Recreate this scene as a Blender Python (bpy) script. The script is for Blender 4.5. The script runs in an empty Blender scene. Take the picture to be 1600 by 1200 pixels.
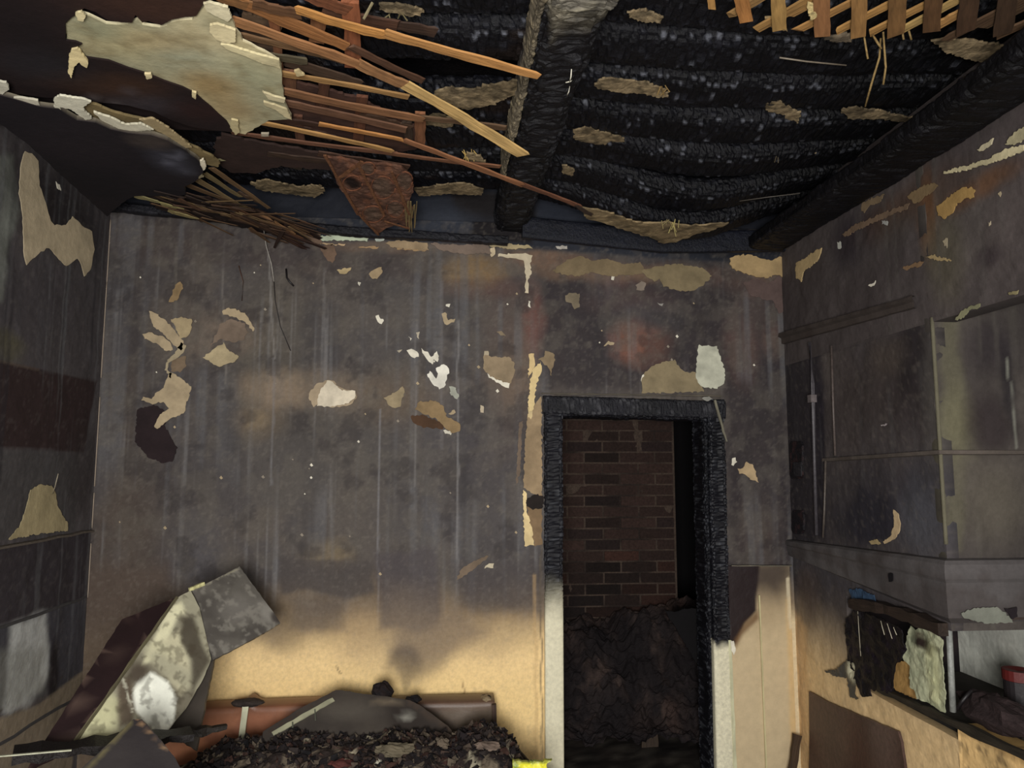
import bpy, math, random
import numpy as np
from mathutils import Vector, Matrix
from mathutils.geometry import delaunay_2d_cdt
random.seed(7)
S = bpy.context.scene
COL = S.collection
# ------------------------------------------------------------------ camera, world, light, exposure
FPX = 1155.0
YAW, PITCH = math.radians(4.48), math.radians(6.2)
CAM = np.array([0.0, 0.0, 1.75])
cam = bpy.data.cameras.new('camera')
cam.sensor_fit = 'HORIZONTAL'; cam.sensor_width = 36.0; cam.lens = 36.0 * FPX / 1600.0
cam.clip_start = 0.05
co = bpy.data.objects.new('camera', cam); COL.objects.link(co)
co.location = CAM; co.rotation_euler = (math.pi / 2 + PITCH, 0, -YAW)
S.camera = co
w = bpy.data.worlds.new('world'); S.world = w; w.use_nodes = True
w.node_tree.nodes['Background'].inputs[0].default_value = (1.0, 0.97, 0.92, 1)
w.node_tree.nodes['Background'].inputs[1].default_value = 0.52
S.cycles.use_denoising = True
def area(name, loc, target, size, power, color):
    l = bpy.data.lights.new(name, 'AREA'); l.energy = power; l.color = color; l.shape = 'RECTANGLE'
    l.size, l.size_y = size
    o = bpy.data.objects.new(name, l); COL.objects.link(o); o.location = loc
    o.rotation_euler = (Vector(target) - Vector(loc)).to_track_quat('-Z', 'Y').to_euler()
    return o
area('lamp_behind_photographer', (-0.12, -0.75, 1.5), (0, 4.0, 1.75), (0.8, 0.8), 158, (1.0, 0.975, 0.94))
S.view_settings.view_transform = 'Standard'; S.view_settings.look = 'None'
S.view_settings.gamma = 1.0; S.view_settings.use_curve_mapping = False; S.view_settings.exposure = 0.18

# ------------------------------------------------------------------ geometry helpers
Fv = np.array([math.sin(YAW) * math.cos(PITCH), math.cos(YAW) * math.cos(PITCH), math.sin(PITCH)])
Rv = np.array([math.cos(YAW), -math.sin(YAW), 0.0]); Uv = np.cross(Rv, Fv)
def ray(u, v):
    return Fv + (u - 800) / FPX * Rv - (v - 600) / FPX * Uv
def at(u, v, ax, val):
    """point of the photograph at a known plane x, y or z = val (metres)"""
    d = ray(u, v); return CAM + d * ((val - CAM[ax]) / d[ax])
def Y(u, v, y): return at(u, v, 1, y)
def X(u, v, x): return at(u, v, 0, x)
def Z(u, v, z): return at(u, v, 2, z)
class Plane:
    def __init__(s, o, ua, va):
        s.o = np.array(o, float); s.ua = np.array(ua, float); s.va = np.array(va, float)
        s.ua /= np.linalg.norm(s.ua); s.va -= s.ua * s.va.dot(s.ua); s.va /= np.linalg.norm(s.va)
        s.n = np.cross(s.ua, s.va)
        if s.n.dot(CAM - s.o) < 0: s.n = -s.n
    def px(s, u, v):
        d = ray(u, v); t = (s.o - CAM).dot(s.n) / d.dot(s.n)
        p = CAM + t * d - s.o
        return np.array([p.dot(s.ua), p.dot(s.va)])
    def pts(s, A, B, off=0.0):
        off = np.broadcast_to(np.asarray(off, float), np.shape(A))
        return s.o + np.multiply.outer(A, s.ua) + np.multiply.outer(B, s.va) + off[..., None] * s.n
    def rad(s, u, v, ru, rv):
        c = s.px(u, v)
        return (np.linalg.norm(s.px(u + ru, v) - s.px(u - ru, v)) / 2, np.linalg.norm(s.px(u, v + rv) - s.px(u, v - rv)) / 2)
def plane3(p, q, r): return Plane(p, np.array(q) - p, np.array(r) - p)

# ------------------------------------------------------------------ noise
def vnoise(a, b, seed):
    r = np.random.RandomState(seed).rand(128, 128)
    ia = np.floor(a).astype(int); ib = np.floor(b).astype(int)
    fa = a - ia; fb = b - ib
    fa = fa * fa * (3 - 2 * fa); fb = fb * fb * (3 - 2 * fb)
    g = lambda i, j: r[i % 128, j % 128]
    return (g(ia, ib) * (1 - fa) + g(ia + 1, ib) * fa) * (1 - fb) + (g(ia, ib + 1) * (1 - fa) + g(ia + 1, ib + 1) * fa) * fb
def fbm(a, b, seed, octs=4):
    t = 0; amp = 0.5; n = 0
    for k in range(octs):
        t = t + amp * vnoise(a * 2 ** k + 17.3 * k, b * 2 ** k + 5.1 * k, seed + k); n += amp; amp *= 0.5
    return t / n
def voro(a, b, seed):
    rs = np.random.RandomState(seed).rand(64, 64, 3)
    ia = np.floor(a).astype(int); ib = np.floor(b).astype(int)
    f1 = np.full(a.shape, 9.0); f2 = f1.copy(); cid = np.zeros(a.shape)
    for i in (-1, 0, 1):
        for j in (-1, 0, 1):
            c = rs[(ia + i) % 64, (ib + j) % 64]
            d = np.hypot(ia + i + .15 + .7 * c[..., 0] - a, ib + j + .15 + .7 * c[..., 1] - b)
            m = d < f1
            f2 = np.where(m, f1, np.minimum(f2, d)); cid = np.where(m, c[..., 2], cid); f1 = np.where(m, d, f1)
    return f1, f2 - f1, cid
def sst(e0, e1, x):
    t = np.clip((x - e0) / (e1 - e0), 0, 1); return t * t * (3 - 2 * t)
def lin(c):
    c = np.asarray(c, float) / 255.0
    return np.where(c <= 0.04045, c / 12.92, ((c + 0.055) / 1.055) ** 2.4)

# ------------------------------------------------------------------ materials
MATS = {}
def soot(rough=0.8, bump=0.25, scale=60.0, var=0.35, spec=0.3, stretch=(1, 1, 1), coat=0.0):
    key = (rough, bump, scale, var, spec, stretch, coat)
    if key in MATS: return MATS[key]
    m = bpy.data.materials.new('surface_%d' % len(MATS)); MATS[key] = m
    m.use_nodes = True; nt = m.node_tree; N = nt.nodes; L = nt.links
    bs = N['Principled BSDF']
    at_ = N.new('ShaderNodeAttribute'); at_.attribute_name = 'Col'
    tc = N.new('ShaderNodeTexCoord'); mp = N.new('ShaderNodeMapping'); mp.inputs['Scale'].default_value = stretch
    L.new(tc.outputs['Object'], mp.inputs[0])
    n1 = N.new('ShaderNodeTexNoise'); n1.inputs['Scale'].default_value = scale; n1.inputs['Detail'].default_value = 6
    n1.inputs['Roughness'].default_value = 0.65
    L.new(mp.outputs[0], n1.inputs[0])
    mr = N.new('ShaderNodeMapRange'); L.new(n1.outputs[0], mr.inputs[0])
    mr.inputs[1].default_value = 0.3; mr.inputs[2].default_value = 0.7
    mr.inputs[3].default_value = 1 - var; mr.inputs[4].default_value = 1 + var
    mx = N.new('ShaderNodeVectorMath'); mx.operation = 'SCALE'
    L.new(at_.outputs['Color'], mx.inputs[0]); L.new(mr.outputs[0], mx.inputs['Scale'])
    L.new(mx.outputs[0], bs.inputs['Base Color'])
    bp = N.new('ShaderNodeBump'); bp.inputs['Strength'].default_value = bump; bp.inputs['Distance'].default_value = 0.01
    L.new(n1.outputs[0], bp.inputs['Height']); L.new(bp.outputs[0], bs.inputs['Normal'])
    bs.inputs['Roughness'].default_value = rough; bs.inputs['Specular IOR Level'].default_value = spec
    return m
M_WALL = lambda: soot(0.75, 0.13, 45, 0.12, 0.25)
M_PLASTER = lambda: soot(0.85, 0.3, 30, 0.12, 0.2)
M_CHAR = lambda: soot(0.5, 0.7, 70, 0.5, 0.28)
M_WOOD = lambda: soot(0.7, 0.6, 22, 0.38, 0.3, (0.25, 3, 3))
M_BRICK = lambda: soot(0.85, 0.6, 60, 0.35, 0.2)
M_PAINT = lambda: soot(0.45, 0.15, 25, 0.08, 0.4)
M_METAL = lambda: soot(0.5, 0.3, 40, 0.3, 0.5)

# ------------------------------------------------------------------ mesh objects
def mk(name, V, F, C, mat, parent=None, smooth=False, origin=None):
    V = np.asarray(V, float).reshape(-1, 3)
    o0 = np.zeros(3) if origin is None else np.asarray(origin, float)
    me = bpy.data.meshes.new(name)
    me.from_pydata((V - o0).tolist(), [], [tuple(int(i) for i in f) for f in F])
    at_ = me.color_attributes.new('Col', 'FLOAT_COLOR', 'POINT')
    C = np.broadcast_to(np.asarray(C, float), (len(V), 3))
    buf = np.ones((len(V), 4)); buf[:, :3] = C
    at_.data.foreach_set('color', buf.ravel())
    if smooth: me.polygons.foreach_set('use_smooth', np.ones(len(me.polygons), bool))
    me.materials.append(mat); me.update()
    o = bpy.data.objects.new(name, me); COL.objects.link(o); o.location = o0
    if parent is not None: o.parent = parent; o.matrix_parent_inverse = parent.matrix_world.inverted() if False else Matrix.Translation(-world_loc(parent))
    return o
def world_loc(o):
    v = Vector(o.location)
    while o.parent is not None:
        v = v + o.matrix_parent_inverse.translation + Vector(o.parent.location) if False else v
        o = o.parent
        break
    return v
def struct(o): o['kind'] = 'structure'; return o
def tag(o, label, cat, group=None):
    o['label'] = label; o['category'] = cat
    if group: o['group'] = group
    return o
def empty(name, loc):
    o = bpy.data.objects.new(name, None); COL.objects.link(o); o.location = (float(loc[0]), float(loc[1]), float(loc[2])); o.empty_display_size = .1
    return o

# ------------------------------------------------------------------ painting a surface (soot, scorch, bare plaster)
def paint(pl, A, B, base, ops, seed=1, warp=0.035):
    C = np.empty(A.shape + (3,)); C[:] = lin(base)
    wa = A + warp * (fbm(A * 7, B * 7, seed + 50) - .5) * 2; wb = B + warp * (fbm(A * 7, B * 7, seed + 70) - .5) * 2
    for op in ops:
        k = op[0]
        if k == 'b':
            _, u, v, ru, rv, col, al, soft = op
            c = pl.px(u, v); ra, rb = pl.rad(u, v, ru, rv)
            d = np.hypot((wa - c[0]) / ra, (wb - c[1]) / rb); m = 1 - sst(1 - soft, 1 + soft, d)
        elif k == 'p':
            _, pts, col, al, soft = op
            P = np.array([pl.px(*q) for q in pts]); sc = min(pl.rad(pts[0][0], pts[0][1], 10, 10)) / 10
            a, b = (wa, wb) if soft > 4 else (A + (wa - A) * .25, B + (wb - B) * .25)
            dmin = np.full(A.shape, 1e9); ins = np.zeros(A.shape, bool)
            for i in range(len(P)):
                p, q = P[i], P[(i + 1) % len(P)]; e = q - p
                t = np.clip(((a - p[0]) * e[0] + (b - p[1]) * e[1]) / max(e.dot(e), 1e-9), 0, 1)
                dmin = np.minimum(dmin, np.hypot(a - p[0] - t * e[0], b - p[1] - t * e[1]))
                cr = ((p[1] > b) != (q[1] > b)) & (a < (q[0] - p[0]) * (b - p[1]) / (q[1] - p[1] + 1e-12) + p[0])
                ins ^= cr
            sd = np.where(ins, dmin, -dmin); s_ = max(soft * sc, 1e-4); m = sst(-s_, s_, sd)
        elif k == 'l':
            _, u0, v0, u1, v1, wd, col, al = op
            p = pl.px(u0, v0); q = pl.px(u1, v1); e = q - p; r = min(pl.rad(u0, v0, wd, wd)) / 2
            a, b = A + (wa - A) * .3, B + (wb - B) * .3
            t = np.clip(((a - p[0]) * e[0] + (b - p[1]) * e[1]) / e.dot(e), 0, 1)
            m = 1 - sst(r * .6, r * 1.6, np.hypot(a - p[0] - t * e[0], b - p[1] - t * e[1]))
            m = m * (.55 + .45 * fbm(A * 30, B * 30, seed + 5))
        elif k == 'g':      # everything below row v0 fades to col by row v1 (heights taken at column u)
            _, u, v0, v1, col, al = op
            b0, b1 = pl.px(u, v0)[1], pl.px(u, v1)[1]
            m = sst(b0, b1, wb + .05 * (fbm(A * 3, B * 1.2, seed + 9) - .5)) if b1 > b0 else 1 - sst(b1, b0, wb + .10 * (fbm(A * 3, B * 1.2, seed + 9) - .5))
        elif k == 's':      # run-down streaks
            _, fa, fb, thr, col, al, sd = op
            ax = A + .05 * (fbm(A * 4, B * .4, seed + sd + 8, 2) - .5); n = fbm(ax * fa, B * fb, seed + sd, 4)
            m = sst(thr, thr + .18, n) * sst(.38, .62, fbm(A * 2.3, B * 1.6, seed + sd + 4, 3))
        elif k == 'n':      # blotches
            _, sc, thr, soft, col, al, sd = op
            m = sst(thr - soft, thr + soft, fbm(A * sc, B * sc, seed + sd, 5))
        m = (m * al)[..., None]
        C = C * (1 - m) + lin(col) * m
    return C
def wall(name, pl, a0, a1, b0, b1, res, base, ops, mat, parent=None, hole=None, seed=1, rough=0.004, thick=0.12, back=True):
    na, nb = max(2, int(abs(a1 - a0) / res) + 1), max(2, int(abs(b1 - b0) / res) + 1)
    A, B = np.meshgrid(np.linspace(a0, a1, na), np.linspace(b0, b1, nb))
    if hole is not None:   # snap the nearest grid lines to the hole
        for h, arr, ax in ((hole[0], A, 1), (hole[1], A, 1), (hole[2], B, 0), (hole[3], B, 0)):
            line = arr[0, :] if ax == 1 else arr[:, 0]
            i = int(np.argmin(abs(line - h)))
            if abs(line[i] - h) < res:
                if ax == 1: A[:, i] = h
                else: B[i, :] = h
    C = paint(pl, A, B, base, ops, seed)
    off = rough * 2 * (fbm(A * 9, B * 9, seed + 3, 5) - .5) * 2
    off[0, :] = off[-1, :] = 0; off[:, 0] = off[:, -1] = 0
    V = pl.pts(A, B, off).reshape(-1, 3)
    idx = np.arange(na * nb).reshape(nb, na)
    F = np.stack([idx[:-1, :-1], idx[:-1, 1:], idx[1:, 1:], idx[1:, :-1]], -1)
    keep = np.ones(F.shape[:2], bool)
    if hole is not None:
        ca = (A[:-1, :-1] + A[1:, 1:]) / 2; cb = (B[:-1, :-1] + B[1:, 1:]) / 2
        keep = ~((ca > hole[0]) & (ca < hole[1]) & (cb > hole[2]) & (cb < hole[3]))
    F = F[keep].reshape(-1, 4)
    Cc = C.reshape(-1, 3)
    if back:
        n = len(V); bv = pl.pts(A, B, -thick).reshape(-1, 3); V = np.vstack([V, bv]); Cc = np.vstack([Cc, Cc * .6])
        ed = {}
        for f in F:
            for i in range(4):
                e = (f[i], f[(i + 1) % 4]); k = (min(e), max(e)); ed[k] = None if k in ed else e
        sides = [(e[1], e[0], e[0] + n, e[1] + n) for e in ed.values() if e is not None]
        F = np.vstack([F, np.array(sides)])
        c = [0, 1, 2, 3]
    return mk(name, V, F, Cc, mat, parent, smooth=False)

def sheet(name, pl, poly, col, parent=None, thick=0.003, off=0.0, jag=2.0, mat=None, lift=None, ops=None, spacing=None, seed=None, dens=None, edge=None, px=True, bumpy=0.0):
    """a thin ragged piece lying on a plane: outline given on the plane, real thickness, optional curl away from it"""
    seed = random.randrange(1, 9999) if seed is None else seed
    rnd = random.Random(seed)
    P = [pl.px(*q) for q in poly] if px else [np.array(q, float) for q in poly]
    sc = (min(pl.rad(poly[0][0], poly[0][1], 10, 10)) / 10) if px else 0.004
    per = sum(np.linalg.norm(P[i] - P[i - 1]) for i in range(len(P)))
    step = dens if dens else max(per / 110, sc * 3.2)
    Q = []
    for i in range(len(P)):
        p, q = P[i], P[(i + 1) % len(P)]; n = max(1, int(np.linalg.norm(q - p) / step))
        for k in range(n):
            r = p + (q - p) * k / n
            Q.append(r + np.array([rnd.uniform(-1, 1), rnd.uniform(-1, 1)]) * jag * sc * (.45 if k == 0 else 1))
    Q = np.array(Q); n = len(Q)
    mn, mx_ = Q.min(0), Q.max(0)
    spc = spacing if spacing else max((mx_ - mn).max() / (30 if ops else 14), .004)
    G = [(x + rnd.uniform(-.2, .2) * spc, y + rnd.uniform(-.2, .2) * spc) for x in np.arange(mn[0] + spc / 2, mx_[0], spc) for y in np.arange(mn[1] + spc / 2, mx_[1], spc)]
    r = delaunay_2d_cdt([Vector(q) for q in Q.tolist()] + [Vector(g) for g in G], [(i, (i + 1) % n) for i in range(n)], [], 1, 1e-6)
    V2 = np.array([tuple(v) for v in r[0]]); F = [list(f) for f in r[2]]
    if not F: return None
    used = sorted({i for f in F for i in f}); rm = {j: k for k, j in enumerate(used)}
    V2 = V2[used]; F = [[rm[i] for i in f] for f in F]
    A, B = V2[:, 0], V2[:, 1]
    h = np.zeros(len(A))
    if lift:
        p0, p1 = pl.px(lift[0], lift[1]), pl.px(lift[2], lift[3]); e = p1 - p0
        t = np.clip(((A - p0[0]) * e[0] + (B - p0[1]) * e[1]) / e.dot(e), 0, 1.5); h = lift[4] * t * t
    if bumpy: h = h + bumpy * (fbm(A * 25, B * 25, seed % 97, 3) - .3)
    C = paint(pl, A, B, col, ops or [('n', 14, .55, .2, [c * .8 for c in col], .6, seed % 40)], seed % 50, .01)
    m = len(A)
    V = np.vstack([pl.pts(A, B, off + thick + h), pl.pts(A, B, off + h)])
    ec = lin(edge) if edge is not None else None
    Cc = np.vstack([C, C * .8 if ec is None else np.broadcast_to(ec, C.shape)])
    ed = {}
    for f in F:
        for i in range(len(f)):
            e = (f[i], f[(i + 1) % len(f)]); k = (min(e), max(e)); ed[k] = None if k in ed else e
    FF = F + [[i + m for i in reversed(f)] for f in F] + [[e[1], e[0], e[0] + m, e[1] + m] for e in ed.values() if e is not None]
    return mk(name, V, FF, Cc, mat or M_PLASTER(), parent)

def frame_of(p0, p1, up=(0, 0, 1)):
    x = (p1 - p0) / np.linalg.norm(p1 - p0); up = np.array(up, float)
    y = np.cross(up, x)
    if np.linalg.norm(y) < 1e-3: y = np.cross((0, 1.0, 0), x)
    y /= np.linalg.norm(y); return x, y, np.cross(x, y)
def place(o, origin, x, y, z):
    m = Matrix(((x[0], y[0], z[0], origin[0]), (x[1], y[1], z[1], origin[1]), (x[2], y[2], z[2], origin[2]), (0, 0, 0, 1)))
    if o.parent is not None: o.matrix_parent_inverse = Matrix.Identity(4); m = Matrix.Translation(-Vector(o.parent.location)) @ m
    o.matrix_basis = m
def mute(c):   # weathered wood: pull the hue a little towards grey
    c = np.array(c, float); g = c.mean(); return (g + (c - g) * .82) * np.array([.97, .99, .90])
def bar(name, p0, p1, w, h, col, parent=None, mat=None, seg=7, wob=0.12, up=(0, 0, 1), taper=(1, 1), bend=0.0, splinter=0.0, col2=None, roll=0.0):
    """a sawn or split stick between two points: uneven along its length, optionally bent and with a splintered end"""
    p0 = np.array(p0, float); p1 = np.array(p1, float); L = np.linalg.norm(p1 - p0); x, y, z = frame_of(p0, p1, up)
    rnd = random.Random(int(abs(p0.sum() * 9999) + abs(p1.sum() * 777)) % 99991)
    V = []; C = []; F = []
    col = np.clip(mute(col), 8, 255); c1 = lin(col); c2 = lin(mute(col2)) if col2 is not None else c1
    for i in range(seg + 1):
        t = i / seg; f = taper[0] + (taper[1] - taper[0]) * t
        ww = w * f * (1 + rnd.uniform(-wob, wob)); hh = h * f * (1 + rnd.uniform(-wob, wob)); dy = rnd.uniform(-wob, wob) * w * .4
        for k, (a, b) in enumerate(((-1, -1), (1, -1), (1, 1), (-1, 1))):
            xx = t * L + (rnd.uniform(-splinter, splinter) if i in (0, seg) else 0)
            V.append((xx, a * ww / 2 + dy, b * hh / 2 + bend * math.sin(math.pi * t)))
            C.append((c1 * (1 - t) + c2 * t) * rnd.uniform(.8, 1.15))
        if i:
            for k in range(4):
                a0, b0 = (i - 1) * 4 + k, (i - 1) * 4 + (k + 1) % 4; F.append((a0, b0, b0 + 4, a0 + 4))
    F += [(3, 2, 1, 0), tuple(seg * 4 + k for k in range(4))]
    o = mk(name, V, F, np.array(C), mat or M_WOOD(), parent)
    if roll:
        y, z = y * math.cos(roll) + z * math.sin(roll), z * math.cos(roll) - y * math.sin(roll)
    place(o, p0, x, y, z)
    return o
def lath(name, u0, v0, u1, v1, z0, z1, wpx, col, parent, thick=0.006, **k):
    p0, p1 = Z(u0, v0, z0), Z(u1, v1, z1); d = (np.linalg.norm(p0 - CAM) + np.linalg.norm(p1 - CAM)) / 2
    return bar(name, p0, p1, wpx * d / FPX * k.pop('wf', 1.25), thick, col, parent, **k)
def char_bar(name, path, w, h, colf, parent=None, cell=0.035, depth=0.009, nl=None, nc=28, up=(0, 0, 1), sq=2.6, seed=1, charf=None, mat=None):
    """a burnt timber: cross section swept along a path, its surface cracked into char blocks"""
    path = np.array(path, float); x, y, z = frame_of(path[0], path[-1], up)
    seg = np.linalg.norm(np.diff(path, axis=0), axis=1); cum = np.concatenate([[0], np.cumsum(seg)]); L = cum[-1]
    nl = nl or max(12, int(L / cell * 3.2))
    s = np.linspace(0, L, nl); ctr = np.stack([np.interp(s, cum, path[:, i]) for i in range(3)], -1)
    th = np.linspace(0, 2 * np.pi, nc, endpoint=False)
    c, sn = np.cos(th), np.sin(th)
    cy = np.sign(c) * abs(c) ** (2 / sq) * w / 2; cz = np.sign(sn) * abs(sn) ** (2 / sq) * h / 2
    per = np.concatenate([[0], np.cumsum(np.hypot(np.diff(cy), np.diff(cz)))])
    SS, PP = np.meshgrid(s, per, indexing='ij')
    f1, e, cid = voro(SS / cell / 1.25 + seed * 3.1, PP / cell, seed)
    ch = np.ones_like(SS) if charf is None else charf(SS / L, PP)
    disp = ch * (depth * sst(0, .28, e) * (.5 + cid * .6) - depth * .8 + depth * 2 * (fbm(SS * 6, PP * 6, seed) - .5))
    nrm = np.stack([c / np.maximum(abs(c), .01) * abs(c) ** .6, sn / np.maximum(abs(sn), .01) * abs(sn) ** .6], -1)
    nrm /= np.linalg.norm(nrm, axis=1)[:, None]
    Yc = cy[None] + nrm[:, 0][None] * disp; Zc = cz[None] + nrm[:, 1][None] * disp
    V = ctr[:, None, :] + Yc[..., None] * y + Zc[..., None] * z
    C = colf(SS / L, PP, e, cid)
    n = nl * nc; idx = np.arange(n).reshape(nl, nc)
    F = np.stack([idx[:-1], np.roll(idx[:-1], -1, 1), np.roll(idx[1:], -1, 1), idx[1:]], -1).reshape(-1, 4).tolist()
    F += [idx[0].tolist()[::-1], idx[-1].tolist()]
    return mk(name, V.reshape(-1, 3), F, C.reshape(-1, 3), mat or M_CHAR(), parent)
def charcol(base=(22, 22, 27), hi=(70, 72, 78), seed=1, warm=None):
    def f(S_, P_, e, cid):
        n = fbm(S_ * 9, P_ * 9, seed, 3)
        m = (sst(.55, .95, cid) * sst(.1, .4, e) * .8)[..., None]
        c = lin(base) * (1 - m) + lin(hi) * m
        c = c * (.5 + n)[..., None]
        if warm is not None:
            k = sst(.56, .66, fbm(S_ * 5, P_ * 7, seed + 4, 4))[..., None]; c = c * (1 - k) + lin(warm) * k
        return c
    return f
def boxv(x0, x1, y0, y1, z0, z1):
    V = [(x, y, z) for z in (z0, z1) for y in (y0, y1) for x in (x0, x1)]
    F = [(0, 2, 3, 1), (4, 5, 7, 6), (0, 1, 5, 4), (2, 6, 7, 3), (0, 4, 6, 2), (1, 3, 7, 5)]
    return V, F
def box(name, x0, x1, y0, y1, z0, z1, col, mat=None, parent=None):
    V, F = boxv(x0, x1, y0, y1, z0, z1); return mk(name, V, F, lin(col), mat or M_PLASTER(), parent)
def beam_tube(name, pts, r, col, parent=None, mat=None, n=8):
    pts = [np.array(p, float) for p in pts]; V = []; F = []
    for i, p in enumerate(pts):
        d = pts[min(i + 1, len(pts) - 1)] - pts[max(i - 1, 0)]; x, y, z = frame_of(np.zeros(3), d)
        for k in range(n):
            t = 2 * math.pi * k / n; V.append(p + y * math.cos(t) * r + z * math.sin(t) * r)
        if i: F += [((i - 1) * n + k, (i - 1) * n + (k + 1) % n, i * n + (k + 1) % n, i * n + k) for k in range(n)]
    F += [tuple(reversed(range(n))), tuple((len(pts) - 1) * n + k for k in range(n))]
    return mk(name, V, F, lin(col), mat or M_METAL(), parent, True)

# ================================================================== room planes
YB, XL, XR, ZC = 4.2, -1.94, 1.95, 3.10
PB = Plane((0, YB, 0), (1, 0, 0), (0, 0, 1))
PL = Plane((XL, 0, 0), (0, 1, 0), (0, 0, 1))
PR = Plane((XR, 0, 0), (0, 1, 0), (0, 0, 1))
PC = Plane((0, 0, ZC), (1, 0, 0), (0, 1, 0))

# ------------------------------------------------------------------ floor
PF = Plane((0, 0, 0), (1, 0, 0), (0, 1, 0))
struct(wall('floor', PF, XL - .1, 2.75, -1.6, 6.6, .06, (46, 40, 36), [('n', 6, .5, .2, (24, 22, 22), .8, 3), ('n', 20, .6, .1, (90, 84, 76), .5, 5)], M_WALL(), seed=5, rough=.006, thick=.1))

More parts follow.
